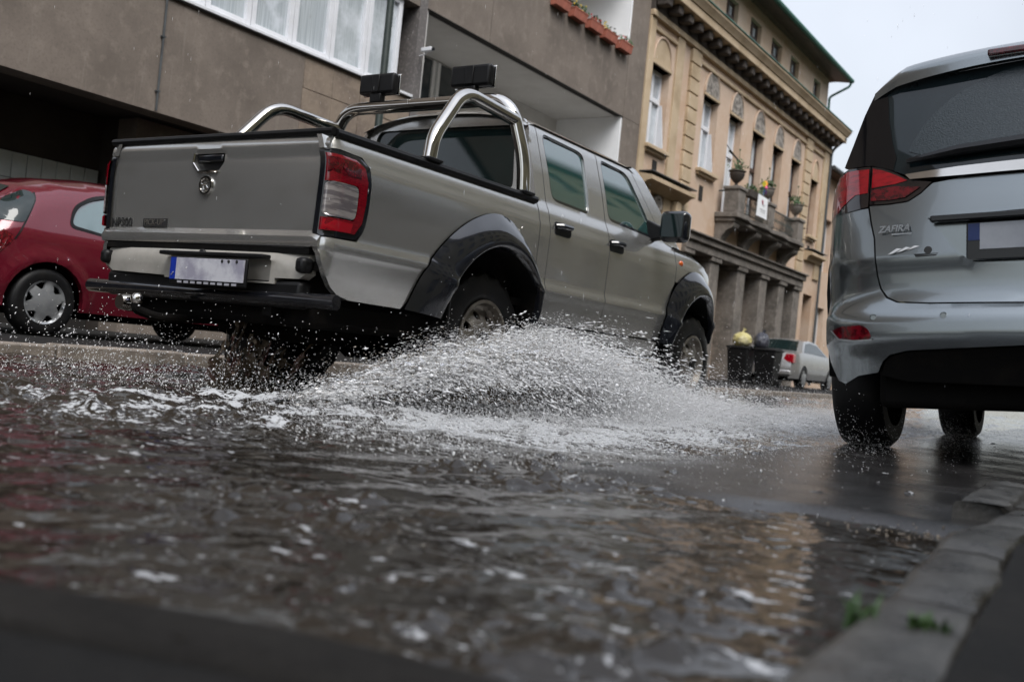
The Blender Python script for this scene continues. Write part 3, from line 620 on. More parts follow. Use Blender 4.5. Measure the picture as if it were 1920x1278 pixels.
def tpanel(name, out, s, res=.024, holes=(), m='silver_beige', off=0, lip=.03):
    return panel(name, out, sidemap(s, off), res, m, truck, holes, lip=(-s * lip, 0, 0), sharp=50, flip=(s < 0))
flareR = smooth_path([(.62, .50, 0), (.70, .70, 0), (.88, .90, 0), (1.10, 1.04, 0), (1.32, 1.092, 0), (1.55, 1.02, 0), (1.70, .84, 0), (1.765, .64, 0), (1.76, .53, 0)], 5)
flareF = smooth_path([(3.58, .52, 0), (3.60, .72, 0), (3.69, .92, 0), (3.90, 1.06, 0), (4.10, 1.105, 0), (4.38, 1.03, 0), (4.55, .83, 0), (4.64, .58, 0)], 5)
fr2 = [(p.x, p.y) for p in flareR]; ff2 = [(p.x, p.y) for p in flareF]
lampo = [(.055, .775), (.20, .78), (.235, .83), (.252, .93), (.252, 1.05), (.235, 1.12), (.19, 1.158), (.055, 1.165)]
for s in (1, -1):
    tpanel('bed_side', [(.0, 1.235), (.0, 1.17)] + [(.05, 1.17), (.192, 1.163), (.24, 1.124), (.257, 1.05), (.257, .93), (.24, .828), (.203, .774), (.05, .77), (.0, .77)] + [(.0, .715), (.012, .66), (.04, .60), (.085, .553), (.14, .522), (.22, .505), (.60, .50)] + [(p[0], p[1]) for p in fr2 if p[0] < 1.725 and p[1] > .5] + [(1.745, .80), (1.745, 1.245)], s)
    q = tpanel('quarter_panel', [(1.755, .86), (1.79, .60), (1.80, .535), (1.865, .535), (1.865, 1.735), (1.80, 1.735), (1.755, 1.6)], s)
    dr = tpanel('rear_door', [(1.873, .535), (2.632, .535), (2.632, 1.735), (1.873, 1.735)], s, holes=[round_poly([(1.945, 1.285), (2.42, 1.275), (2.455, 1.66), (2.41, 1.69), (1.93, 1.70)], [.07, .06, .05, .05, .05])])
    fd = tpanel('front_door', [(2.642, .535), (3.575, .535), (3.60, .74), (3.69, .94), (3.715, .97), (3.715, 1.235), (3.56, 1.262), (3.16, 1.725), (3.10, 1.735), (2.642, 1.735)], s, holes=[round_poly([(2.66 + .03, 1.285), (3.43, 1.262), (3.12, 1.66), (3.04, 1.69), (2.69, 1.70)], [.06, .03, .06, .05, .05])])
    for par, poly in ((dr, [(1.925, 1.268), (2.44, 1.258), (2.475, 1.675), (2.42, 1.71), (1.91, 1.718)]), (fd, [(2.67, 1.27), (3.47, 1.245), (3.14, 1.675), (3.05, 1.71), (2.67, 1.718)])):
        rp = round_poly(poly, .06); inn = round_poly([((a - sum(p[0] for p in poly) / 5) * .90 + sum(p[0] for p in poly) / 5, (b - sum(p[1] for p in poly) / 5) * .86 + sum(p[1] for p in poly) / 5) for a, b in poly], .05)
        panel('window_seal', rp, lambda y, z: (s * (tside(y, z) - .004), y, z), .06, 'gloss_black', par, [inn], sharp=50, flip=(s < 0))
        panel('window', rp, lambda y, z: (s * (tside(y, z) - .014 - .0), y, z), .06, 'car_glass_side', par, sharp=60, flip=(s < 0))
    tpanel('fender', [(3.725, .99)] + [p for p in ff2 if p[1] > .97 and p[0] > 3.72 and p[0] < 4.42] + [(4.50, .93), (4.60, .75), (4.68, .74), (4.70, .86), (4.62, .98), (4.50, 1.09), (4.32, 1.165), (4.05, 1.222), (3.725, 1.245)], s)
    tpanel('a_pillar', [(3.17, 1.735), (3.30, 1.775), (3.86, 1.25), (3.72, 1.245), (3.575, 1.265)], s, off=-.004)
    tpanel('sill', [(1.79, .42), (3.60, .42), (3.60, .525), (1.79, .525)], s, off=-.015, m='silver_beige')
    # wheel arch flares: rolled gloss black lips
    for fl, c, rin, pz in ((flareR, (1.335, .41), .485, 0), (flareF, (4.17, .41), .50, 0)):
        def flf(u, v, fl=fl, c=c, rin=rin):
            k = u * (len(fl) - 1); i = min(int(k), len(fl) - 2); p = fl[i].lerp(fl[i + 1], k - i); d = Vector((p.x - c[0], p.y - c[1]))
            inn = Vector((c[0], c[1])) + d.normalized() * min(rin, d.length * .93); inn.y = max(inn.y, p.y - .22) if p.y < .6 else inn.y
            a = tside(p.x, min(p.y, 1.1)); w = v; q = Vector((p.x, p.y)).lerp(inn, w); bul = .012 + .078 * math.sin(min(1, w * 1.25) * math.pi / 2) - (.05 * max(0, w - .9) / .1)
            return (s * (a + bul), q.x, q.y)
        MB().grid(flf, 60, 12).build('fender_flare', 'gloss_black', truck, sharp=60)
        def inf(u, v, fl=fl, c=c, rin=rin):
            q = flf(u, 1.0); return (q[0] - s * .42 * v, q[1], q[2] + .02 * math.sin(v * 3))
        MB().grid(inf, 50, 3).build('wheel_arch_liner', 'undersurface', truck)
    # door handles
    for y0 in (1.92, 2.64):
        h = panel('door_handle', round_poly([(y0, 1.075), (y0 + .19, 1.075), (y0 + .19, 1.16), (y0, 1.155)], .03), lambda y, z: (s * (tside(y, z) + .006), y, z), .03, 'black_plastic', dr if y0 < 2 else fd, lip=(-s * .01, 0, 0), flip=(s < 0))
        MB().tube([(s * (tsx(1.13) + .004), y0 + .015, 1.128), (s * (tsx(1.13) + .034), y0 + .04, 1.132), (s * (tsx(1.13) + .034), y0 + .15, 1.134), (s * (tsx(1.13) + .004), y0 + .178, 1.13)], .016, 8).build('grip', 'gloss_black', h)
    MB().ball((s * (tsx(1.14) + .002), 3.82, 1.14), (.014, .035, .022), 12, 8).build('side_indicator', 'amber', truck)
    # tail lamp: wraps round the corner
    def lmap(off): return lambda u, z: ((s * (tside(u, z) + off), max(u, 0) - (off if u < .03 else 0), z) if u >= 0 else (s * (tside(0, z) + off + u), -off + .0, z))
    lp = panel('tail_lamp', round_poly([(.0, .775), (.20, .78), (.245, .85), (.254, .95), (.252, 1.06), (.225, 1.135), (.16, 1.162), (.0, 1.165)], [.01, .05, .03, .03, .05, .05, .03, .01]), lmap(.004), .03, 'gloss_black', truck, lip=(-s * .03, 0, 0), flip=(s < 0))
    for nm, poly, m_, rad in (('reversing_lens', [(.003, .865), (.155, .868), (.165, .90), (.165, 1.0), (.150, 1.02), (.003, 1.02)], 'clear_lens', .02), ('brake_lens', [(.002, 1.02), (.155, 1.023), (.17, 1.0), (.17, .90), (.155, .862), (.002, .858), (.002, .80), (.17, .805), (.21, .86), (.222, .95), (.22, 1.05), (.195, 1.11), (.14, 1.14), (.002, 1.145)], 'red_lens', 0)):
        panel(nm, round_poly(poly, rad, 4) if rad else poly, lmap(.012), .022, m_, lp, lip=(-s * .01, 0, 0), flip=(s < 0), sharp=50)
    panel('fog_lens', [(.004, .802), (.14, .806), (.15, .85), (.004, .85)], lmap(.0145), .03, 'red_bright', lp, lip=(-s * .006, 0, 0), flip=(s < 0)); panel('tail_lens', [(.004, 1.06), (.17, 1.06), (.165, 1.10), (.13, 1.125), (.004, 1.13)], lmap(.0145), .03, 'red_dark', lp, lip=(-s * .006, 0, 0), flip=(s < 0))
    # mirror
    mr_ = empty('mirror_stub', (0, 0, 0)); bpy.data.objects.remove(mr_)
    hm = MB().box(s * .86, s * 1.075, 3.28, 3.40, 1.235, 1.46).build('mirror_housing', 'gloss_black', truck, bev=.045, seg=4)
    if s < 0: hm.scale = (1, 1, 1)
    MB().box(s * .89, s * 1.05, 3.272, 3.278, 1.265, 1.435).build('mirror_glass', 'car_glass', hm, bev=.01)
    MB().prism([(s * .74, 1.24), (s * .90, 1.27), (s * .90, 1.33), (s * .74, 1.40)], 'y', 3.33, 3.41).build('mirror_arm', 'black_plastic', hm, bev=.01)
    # side step tube and mud flap
    MB().tube(bend_path([(s * .62, 1.92, .40), (s * .87, 1.98, .375), (s * .87, 3.45, .375), (s * .62, 3.52, .40)], .07), .034, 14).build('side_step', 'chrome', truck)
    MB().box(s * .55, s * .84, .93, .95, .09, .62).build('mud_flap', 'rubber', truck, bev=.01)
    panel('inner_side', [(.03, .50), (1.74, .50), (1.74, 1.235), (.03, 1.235)], lambda y, z: (s * .70, y, z), .4, 'undersurface', truck, flip=(s > 0))
    MB().tube([(s * .795, .03, 1.243), (s * .795, 1.735, 1.25)], .021, 8).build('bed_rail_cap', 'black_plastic', truck)
panel('fuel_flap', round_poly([(1.56, .93), (1.70, .93), (1.70, 1.075), (1.55, 1.07)], .03), sidemap(1, .003), .04, 'silver_beige', truck, lip=(-.004, 0, 0))
# keep only the mouldings that the side has: wheels
def wheel(s, y, zc, r, name='wheel', w=.255, rim_r=.215, xo=.80):
    # parented straight to the truck as one part with sub-parts
    n = 72; x0 = s * (xo - w); x1 = s * xo
    prof = [(rim_r, 0), (rim_r + .01, .0), (rim_r + .05, -.004 + 0), (r - .055, .012), (r - .02, .0), (r, .03), (r, w - .03), (r - .02, w), (r - .055, w - .012 + .02), (rim_r + .05, w + .016), (rim_r + .012, w + .006), (rim_r, w - .01)]
    tb = MB(); pts = []
    for i, (rr, h) in enumerate(prof):
        for k in range(n):
            a = 2 * math.pi * k / n; lug = (.012 if (k // 2 + (1 if h > w / 2 else 0)) % 2 else 0) if rr >= r - .021 else 0
            pts.append((x0 + s * h, y + (rr - lug) * math.cos(a), zc + (rr - lug) * math.sin(a)))
    tb.add(pts, [(i * n + k, i * n + (k + 1) % n, (i + 1) * n + (k + 1) % n, (i + 1) * n + k) for i in range(len(prof) - 1) for k in range(n)])
    ty = tb.build('wheel', 'rubber', truck, sharp=40)
    # rim: disc with eight holes, rolled lip
    def rimmap(u, v):
        q = math.hypot(u, v) / rim_r; dep = .012 - .055 * float(sst((q - .35) / .5)) + .045 * float(sst((q - .86) / .12)) + (.02 * (1 - q / .3) if q < .3 else 0); return (x1 + s * dep, y + u, zc + v)
    circ = [(rim_r * 1.0 * math.cos(t), rim_r * 1.0 * math.sin(t)) for t in np.linspace(0, 2 * math.pi, 48, endpoint=False)]
    hol = []
    for k in range(8):
        t0 = k * math.pi / 4 + .2; hol.append([(rim_r * (.64 + .12 * math.cos(p)) * math.cos(t0) - rim_r * .10 * math.sin(p) * math.sin(t0), rim_r * (.64 + .12 * math.cos(p)) * math.sin(t0) + rim_r * .10 * math.sin(p) * math.cos(t0)) for p in np.linspace(0, 2 * math.pi, 12, endpoint=False)])
    rm = panel('rim', circ, rimmap, .022, 'steel_dull', ty, hol, lip=(-s * .02, 0, 0), sharp=50, flip=(s < 0))
    MB().lathe([(rim_r, -.006), (rim_r + .012, .016), (rim_r - .006, .018), (rim_r - .02, -.03)], 48, (x1, y, zc), 'x').build('rim_lip', 'steel_dull', ty) if s > 0 else None
    MB().lathe([(0, .035), (.04, .035), (.052, .015), (.055, -.03)], 20, (x1 if s > 0 else x1 - .0, y, zc), 'x').build('hub_cap', 'black_plastic', ty)
    MB().lathe([(0, 0), (rim_r * .98, 0), (rim_r * .98, .01), (0, .01)], 32, (x1 - s * .13, y, zc), 'x').build('brake_drum', 'undersurface', ty)
for s in (1, -1):
    wheel(s, 1.30, .388, .388); wheel(s, 4.22, .388, .388)
# tailgate
def tgy(x, z):
    y = float(np.interp(z, [.72, .728, .772, .780, .80, 1.15, 1.168, 1.172, 1.22, 1.24], [-.012, -.020, -.022, .004, .008, .006, .008, -.004, .004, .02])); return y + .004 * (x / .8) ** 2
hnd = [(-.115, 1.165), (-.12, 1.12), (-.075, 1.078), (.06, 1.078), (.098, 1.12), (.10, 1.165)]
tg = panel('tailgate', [(-.79, .722), (.79, .722), (.79, 1.238), (-.79, 1.238)], lambda x, z: (x, tgy(x, z), z), .03, 'silver_beige', truck, [round_poly(hnd, .012)], lip=(0, .03, 0), sharp=30)
MB().prism(hnd, 'y', .025, .04).build('handle_recess', 'black_plastic', tg); MB().box(-.10, .085, .004, .022, 1.125, 1.16).build('latch', 'gloss_black', tg, bev=.008)
MB().tube([(-.118, .002, 1.165), (-.122, .0, 1.12), (-.076, -.001, 1.076), (.062, -.001, 1.076)], .006, 6).build('handle_trim', 'chrome', tg)
MB().tube([(-.80, .012, 1.246), (.80, .012, 1.246)], .018, 8).build('tailgate_cap', 'black_plastic', tg)
# emblem: chrome ring with a bar
MB().lathe([(.036, -.004), (.038, -.014), (.046, -.014), (.049, .004)], 28, (-.012, .008, 1.008), 'y').build('emblem_ring', 'chrome', tg)
eb = MB(); eb.tube([(-.012 + .026, -.004, 1.030), (-.012 - .012, -.008, 1.030), (-.012 - .024, -.008, 1.018), (-.012 - .012, -.008, 1.008), (-.012 + .014, -.008, 1.006), (-.012 + .026, -.008, .994), (-.012 + .012, -.008, .984), (-.012 - .026, -.004, .984)], .0045, 6).build('emblem_letter', 'chrome', tg)
RX = (R_(90), 0, 0)
text_part('model_lettering', 'NP300', 'badge_dark', tg, (-.745, .006, .802), .063, RX, bold=.0008)
MB().box(-.475, -.285, .002, .0085, .800, .842).build('model_badge', 'badge_dark', tg); text_part('badge_lettering', 'PICK-UP', 'steel_dull', tg, (-.468, .0012, .809), .043, RX, ext=.0006)
# bed front, floor, cab back and roof
MB().box(-.75, .75, 1.70, 1.735, .5, 1.22).build('bed_front_wall', 'undersurface', truck); MB().box(-.78, .78, .03, 1.70, .62, .66).build('bed_floor', 'undersurface', truck)
rwo = round_poly([(-.60, 1.315), (.60, 1.315), (.55, 1.725), (-.55, 1.725)], .06)
cabb = [(-.77, .6), (.77, .6), (.785, 1.25), (.655, 1.70), (.60, 1.765), (.3, 1.80), (-.3, 1.80), (-.60, 1.765), (-.655, 1.70), (-.785, 1.25)]
cb = panel('cab_back', cabb, lambda x, z: (x, 1.775 + .09 * max(0, z - 1.25) - .03 * (1 - (x / .8) ** 2), z), .08, 'silver_beige', truck, [rwo], lip=(0, .03, 0))
panel('rear_window', round_poly([(-.625, 1.295), (.625, 1.295), (.575, 1.745), (-.575, 1.745)], .07), lambda x, z: (x, 1.792 + .09 * max(0, z - 1.25) - .03 * (1 - (x / .8) ** 2), z), .1, 'car_glass', cb)
def roof(u, v):
    y = 1.76 + u * 1.56; a = (v - .5) * 2; x = .650 * a; z = 1.738 + .125 * (1 - abs(a) ** 3.2) * (1 - .25 * (abs(u - .5) * 2) ** 6) - .04 * float(sst((u - .86) / .14)) - .03 * float(sst((.06 - u) / .06)); return (x, y, z)
MB().grid(roof, 30, 40).build('roof', 'silver_beige', truck, sharp=60)
MB().grid(lambda u, v: ((v - .5) * 2 * (.60 + .08 * u), 3.27 + .60 * u - .05 * (1 - ((v - .5) * 2) ** 2) * 0 + .06 * (1 - ((v - .5) * 2) ** 2), 1.775 - .53 * u), 12, 16).build('windscreen', 'car_glass', truck)
def hood(u, v):
    a = (v - .5) * 2; y = 3.72 + u * .98; ze = float(np.interp(y, [3.7, 4.05, 4.32, 4.5, 4.62, 4.72], [1.247, 1.224, 1.167, 1.092, .985, .86])); w = tside(y, 1.1) - .02; return (w * a, y + .10 * (1 - a * a) * u, ze + .055 * (1 - abs(a) ** 4) * (1 - .5 * u))
MB().grid(hood, 26, 30).build('bonnet', 'silver_beige', truck, sharp=60)
MB().prism(round_poly([(-.70, .40), (.70, .40), (.72, .88), (-.72, .88)], .05), 'y', 4.70, 4.80).build('front_bumper', 'gloss_black', truck, bev=.03)
MB().box(-.72, .72, .08, 4.7, .36, .50).build('chassis', 'undersurface', truck, bev=.03); MB().box(-.6, .6, 1.9, 3.6, .5, .62).build('cab_floor', 'undersurface', truck)
MB().tube([(-.7, 1.30, .388), (-.15, 1.30, .388), (-.14, 1.30, .36), (.14, 1.30, .36), (.15, 1.30, .388), (.7, 1.30, .388)], [.06, .06, .15, .15, .06, .06], 12).build('rear_axle', 'undersurface', truck)
MB().tube([(-.45, .15, .40), (-.45, .9, .36), (-.35, 2.0, .36)], .035, 8).build('exhaust', 'steel_dull', truck); MB().box(-.3, .35, .35, .95, .28, .45).build('spare_wheel', 'undersurface', truck, bev=.08, seg=3)
# dark seats and interior seen through the glass
MB().box(-.6, .6, 1.95, 2.1, 1.0, 1.38).box(-.6, -.1, 2.75, 2.9, 1.0, 1.42).box(.1, .6, 2.75, 2.9, 1.0, 1.42).build('seats', 'undersurface', truck, bev=.05)
# rear step bumper with plate
bp = panel('rear_bumper', [(-.66, .565), (-.20, .555), (-.20, .545), (.56, .545), (.56, .572), (.70, .575), (.735, .60), (.735, .688), (-.735, .688), (-.735, .60)], lambda x, z: (x, -.045 + .05 * (abs(x) / .8) ** 3 + .02 * (z > .67), z), .04, 'silver_pale', truck, [round_poly([(-.16, .553), (.53, .553), (.53, .655), (-.16, .655)], .01)], lip=(0, .06, 0), sharp=30)
MB().box(-.16, .53, -.012, .0, .53, .66).build('plate_recess', 'silver_pale', bp); MB().box(-.18, .55, -.105, -.05, .652, .672).build('plate_light_bar', 'black_plastic', bp, bev=.006)
MB().ball((.10, -.07, .675), (.02, .012, .012), 10, 6).build('lock_button', 'black_plastic', bp)
MB().box(-.74, .74, -.01, .05, .688, .716).build('bumper_gap', 'undersurface', truck); MB().box(-.70, .72, -.02, .06, .44, .565).build('bumper_lower', 'black_plastic', truck, bev=.02)
for s in (1, -1): MB().box(s * .72 - .03, s * .72 + .03, -.045, .03, .60, .672).build('bumper_end_cap', 'black_plastic', bp, bev=.02)
pf = MB().box(-.075, .465, -.112, -.098, .512, .645).build('number_plate', 'black_plastic', truck, bev=.006)
MB().box(-.068, -.026, -.116, -.1115, .534, .638).build('country_band', 'plate_blue', pf); MB().box(-.0255, .452, -.116, -.1115, .534, .638).build('plate_face', 'plate_white', pf)
MB().tube([(-.055, -.1165, .552), (-.045, -.1165, .562), (-.05, -.1165, .557), (-.04, -.1165, .567)], .003, 5).build('country_mark', 'plate_white', pf)
for k in range(9): MB().box(-.01 + k * .048, .022 + k * .048, -.1135, -.1121, .517, .528).build('frame_lettering', 'plate_grey', pf)
for k, x in enumerate((.30, .345, .40)): MB().lathe([(0, -.1178), (.008, -.1178), (.008, -.116)], 10, (x, 0, .628), 'y').build('plate_screw', 'badge_dark', pf)
# tow bar and ball
MB().tube([(-.90, .03, .482), (-.70, .0, .480), (.70, .0, .480), (.90, .03, .482)], .036, 12).build('rear_guard_bar', 'gloss_black', truck)
for x in (-.5, .5): MB().box(x - .03, x + .03, -.0, .25, .40, .47).build('guard_bracket', 'undersurface', truck)
tb_ = MB().tube(bend_path([(-.10, .3, .36), (-.13, -.12, .34), (-.155, -.22, .37), (-.155, -.22, .40)], .06), .022, 10).build('tow_bar', 'undersurface', truck); MB().ball((-.155, -.22, .42), .030, 16, 10).build('tow_ball', 'chrome', tb_)
MB().lathe([(0, -.03), (.035, -.03), (.04, 0), (.04, .03), (0, .03)], 14, (-.26, -.21, .40), 'y').build('tow_socket', 'chrome', tb_)
# styling bar: hoop, stays and two work lamps
hy = 1.56; hz = 1.815
hp = MB().tube(bend_path([(-.775, hy + .06, 1.26), (-.765, hy + .05, 1.46), (-.665, hy, hz), (.665, hy, hz), (.765, hy + .05, 1.46), (.775, hy + .06, 1.26)], .16, 8), .040, 18).build('roll_hoop', 'chrome', truck)
for s in (1, -1):
    MB().tube(bend_path([(s * .70, hy + .02, 1.69), (s * .72, 1.03, 1.71), (s * .765, .76, 1.40), (s * .775, .73, 1.26)], .12, 7), .038, 18).build('hoop_stay', 'chrome', hp)
    for y in (.73, 1.62): MB().box(s * .775 - .05, s * .775 + .05, y - .06, y + .06, 1.262, 1.28).build('foot_plate', 'black_plastic', hp, bev=.006)
for x, a in ((-.37, .03), (.37, -.02)):
    w = MB().box(x - .145, x + .145, hy - .03, hy + .03, hz + .085, hz + .215).build('work_lamp', 'black_plastic', hp, bev=.018, seg=3)
    MB().box(x - .03, x + .03, hy - .038, hy - .03, hz + .095, hz + .205).build('spine', 'black_plastic', w, bev=.004)
    MB().box(x - .045, x + .045, hy - .03, hy + .02, hz + .03, hz + .086).build('lamp_foot', 'black_plastic', w, bev=.006); MB().box(x - .15, x + .15, hy + .0305, hy + .038, hz + .083, hz + .218).build('lamp_rim', 'chrome', w, bev=.01)
# ================================================================ more vehicle materials
M['steel_blue'] = mat('blue_grey_metallic', (.21, .235, .245), .22, metal=.9, coat=1, coat_r=.03, noise=(900, (.25, .275, .285), .35, .65), bump=(300, .03, .0006))
M['burgundy'] = mat('burgundy_metallic', (.115, .006, .016), .2, metal=.3, coat=1, coat_r=.05, noise=(900, (.15, .009, .021), .35, .65), bump=(220, .04, .0008))
M['silver_far'] = mat('silver_car_paint', (.40, .40, .40), .3, metal=.6, coat=.8, noise=(4, (.34, .34, .34), .4, .7))
M['hubcap'] = mat('silver_hubcap', (.36, .37, .38), .35, metal=.6, noise=(12, (.26, .27, .28), .45, .7))
M['wiped_glass'] = mat('rain_beaded_glass', (.022, .032, .037), .12, spec=.6, noise=(90, (.036, .048, .054), .5, .7, (1, 1, .4)), bump=[(150, .55, .003)])
M['piano_black'] = mat('piano_black', (.004, .004, .005), .08, spec=.4, coat=.2, noise=(3, (.01, .01, .011), .4, .7))
M['van_glass'] = mat('dark_rear_glass', (.008, .015, .018), .04, spec=.6, noise=(2, (.012, .02, .024), .4, .7))
M['smoke_lens'] = mat('smoked_lens', (.012, .008, .009), .08, coat=1)
M['plate_dim'] = mat('shaded_plate', (.40, .42, .46), .4, noise=(4, (.28, .30, .34), .4, .7))
M['plate_navy'] = mat('navy_plate_band', (.012, .03, .13), .4)
M['red_van'] = mat('led_red_lens', (.36, .004, .012), .08, coat=1, noise=(14, (.20, .003, .008), .45, .6, (1, 1, 5)))
M['bag_yellow'] = mat('yellow_bin_bag', (.45, .40, .17), .4, noise=(5, (.60, .55, .35), .45, .65), bump=(9, 1, .06))
M['bag_dark'] = mat('dark_bin_bag', (.06, .065, .085), .35, noise=(5, (.035, .035, .045), .45, .65), bump=(9, 1, .06))
M['plush'] = mat('pale_plush', (.42, .43, .35), .9, noise=(6, (.28, .30, .24), .4, .65), bump=(14, 1, .05))

def road_wheel(parent, x, y, r, w, rim, s, style, m='hubcap'):
    """tyre with sub-parts; outer face at x, facing s"""
    tb = MB().lathe([(rim, -w * s), (r - .03, -w * s), (r, (-w + .03) * s), (r, -.03 * s), (r - .015, -.006 * s), (r - .05, .006 * s), (rim, -.004 * s)], 48, (x, y, r), 'x').build('wheel', 'rubber', parent, sharp=45)
    MB().lathe([(0, -.06 * s), (rim, -.06 * s)], 32, (x, y, r), 'x').build('brake_disc', 'undersurface', tb)
    if style:
        n = style; hol = []
        for k in range(n):
            t0 = 2 * math.pi * (k + .5) / n + .3
            hol.append([(rim * q * math.cos(t0 + a), rim * q * math.sin(t0 + a)) for q, a in ((.62, -.10), (.90, -.30), (.93, 0), (.90, .30), (.62, .10))])
        panel('hubcap', [(rim * math.cos(a), rim * math.sin(a)) for a in np.linspace(0, 2 * math.pi, 40, endpoint=False)], lambda u, v: (x + s * (.012 - .03 * (math.hypot(u, v) / rim) ** 2 + (.018 if math.hypot(u, v) > .93 * rim else 0)), y + u, r + v), .03, m, tb, hol, lip=(-s * .02, 0, 0), flip=(s < 0))
    return tb
def car_shell(parent, sil, base, m, r=.12, wrap=None, bulge=(.06, .04), arches=(), name='body', res=.06, roofm=None):
    """sil: closed side outline (y,z); base(y,z): half width. Sides with rolled edges + the wrap strip that joins them"""
    S = [np.array(p) for p in sil]; ref = refine(sil, .05); zlow = min(p[1] for p in sil) + .02
    top = [p for p in ref if p[1] > zlow]
    def kx(y, z):
        P = np.array([[y, z]]); d = 1e9
        for i in range(len(sil)):
            a, b = S[i], S[(i + 1) % len(sil)]
            if a[1] <= zlow and b[1] <= zlow: continue
            ab = b - a; t = min(1, max(0, float((P[0] - a) @ ab / (ab @ ab)))); d = min(d, float(np.hypot(*(P[0] - a - t * ab))))
        q = max(0, r - d); return base(y, z) - (r - math.sqrt(max(0, r * r - q * q))) * .9
    out = []
    for s in (1, -1):
        out.append(panel(name, sil, lambda y, z: (s * kx(y, z), y, z), res, m, parent, arches, lip=(-s * .12, 0, 0), sharp=60, flip=(s < 0)))
    i0 = wrap[0] if wrap else 0; pts = wrap
    def strip(u, v):
        k = u * (len(pts) - 1); i = min(int(k), len(pts) - 2); t = k - i; y = pts[i][0] * (1 - t) + pts[i + 1][0] * t; z = pts[i][1] * (1 - t) + pts[i + 1][1] * t
        a = (v - .5) * 2; j0, j1 = max(0, i - 1), min(len(pts) - 1, i + 2); ty, tz = pts[j1][0] - pts[j0][0], pts[j1][1] - pts[j0][1]; L = math.hypot(ty, tz) or 1; ny, nz = -tz / L, ty / L
        h = (1 - abs(a) ** 2.2); return (a * kx(y, z), y + ny * bulge[0] * h, z + nz * bulge[1] * h)
    MB().grid(strip, max(40, len(pts) * 2), 24).build(name + '_skin', m, parent, sharp=50)
    return strip, kx
def strip_panel(name, strip, u0, u1, v0, v1, m, parent, off=.006, n=12):
    def f(a, b):
        u, v = u0 + (u1 - u0) * a, v0 + (v1 - v0) * b; e = 1e-3
        p, q, w = Vector(strip(u, v)), Vector(strip(min(1, u + e), v)), Vector(strip(u, min(1, v + e))); nn = (w - p).cross(q - p)
        nn = nn.normalized() if nn.length > 0 else Vector((0, 0, 1)); nn = -nn if nn.z < -.2 or (abs(nn.z) <= .2 and nn.y > 0 and u < .5) else nn
        return tuple(p + nn * off)
    return MB().grid(f, n, n).build(name, m, parent, sharp=60)

# ================================================================ blue-grey people carrier parked on the right
van = empty('minivan', (-.40, 4.42, .108), (0, R_(-4.6), 0), label='blue grey people carrier parked with two wheels up on the kerb', cat='minivan')
VZ = [.30, .40, .455, .475, .485, .585, .602, .615, .66, .70, .80, .815, .83, 1.0, 1.07, 1.28, 1.66, 1.80]
VY = [.00, -.03, -.055, -.085, -.082, -.075, -.066, -.040, -.004, .004, .004, -.004, -.006, .018, .03, .075, .21, .26]
_vz = np.linspace(.3, 1.8, 301); _vy = np.convolve(np.pad(np.interp(_vz, VZ, VY), 2, 'edge'), np.ones(5) / 5, 'valid')
def vy(x, z, off=0):
    a = abs(x); c = .095 * (a / .8) ** 2 + 1.6 * max(0, a - .64) ** 2 + (9 * max(0, a - .80) ** 2)
    return float(np.interp(z, _vz, _vy)) + c - off
vmap = lambda off=0: (lambda x, z: (x, vy(x, z, off), z))
mir = lambda pts: pts + [(-x, z) for x, z in pts[::-1] if abs(x) > 1e-6]
def vpanel(name, pts, m, off=0, res=.04, holes=(), lip=.03, par=None, sym=True, sharp=40): return panel(name, mir(pts) if sym else pts, vmap(off), res, m, par or van, holes, lip=(0, lip, 0) if lip else None, sharp=sharp)
seamL = [(-.667, 1.088), (-.650, 1.0), (-.634, .937), (-.628, .86), (-.618, .773), (-.602, .715), (-.574, .677), (-.53, .655), (-.40, .645), (0, .635)]
silh = [(-.900, 1.075), (-.90, .95), (-.895, .841), (-.880, .687), (-.868, .59), (-.860, .471), (-.845, .399), (-.80, .315), (-.765, .30), (-.70, .335), (-.61, .35), (-.60, .372), (-.585, .40), (-.555, .425), (-.48, .442), (0, .462)]
bumper = vpanel('bumper', [(x - .004 if k < 6 else x, z - (.006 if k > 5 else 0)) for k, (x, z) in enumerate(seamL)][::-1][0:0] + [(0, .628)] + [(-.40, .638), (-.532, .648), (-.580, .671), (-.609, .712), (-.625, .773), (-.635, .86), (-.641, .937), (-.657, 1.0), (-.673, 1.078)] + silh, 'steel_blue', res=.03)
recess = [(-.415, 1.008), (-.36, .938), (-.318, .879), (-.257, .825), (-.22, .806), (-.176, .80), (0, .793)]
tgo = [(0, 1.170), (-.29, 1.173), (-.40, 1.163), (-.452, 1.118), (-.503, 1.088), (-.58, 1.084)] + seamL
hole = mir([(0, 1.016)] + recess)
tgate = vpanel('tailgate', tgo, 'steel_blue', res=.03, holes=[hole], lip=.085)
MB().prism(hole, 'y', .075, .09).build('plate_recess', 'steel_blue', tgate)
MB().box(-.40, .40, .012, .05, .985, 1.012).build('grip_rail', 'piano_black', tgate, bev=.006)
pl_ = MB().box(-.262, .262, .034, .050, .818, .978).build('number_plate', 'piano_black', van, bev=.005); MB().box(-.254, -.21, .029, .0338, .90, .97).build('country_band', 'plate_navy', pl_); MB().box(-.2095, .254, .029, .0338, .862, .97).build('plate_face', 'plate_dim', pl_)
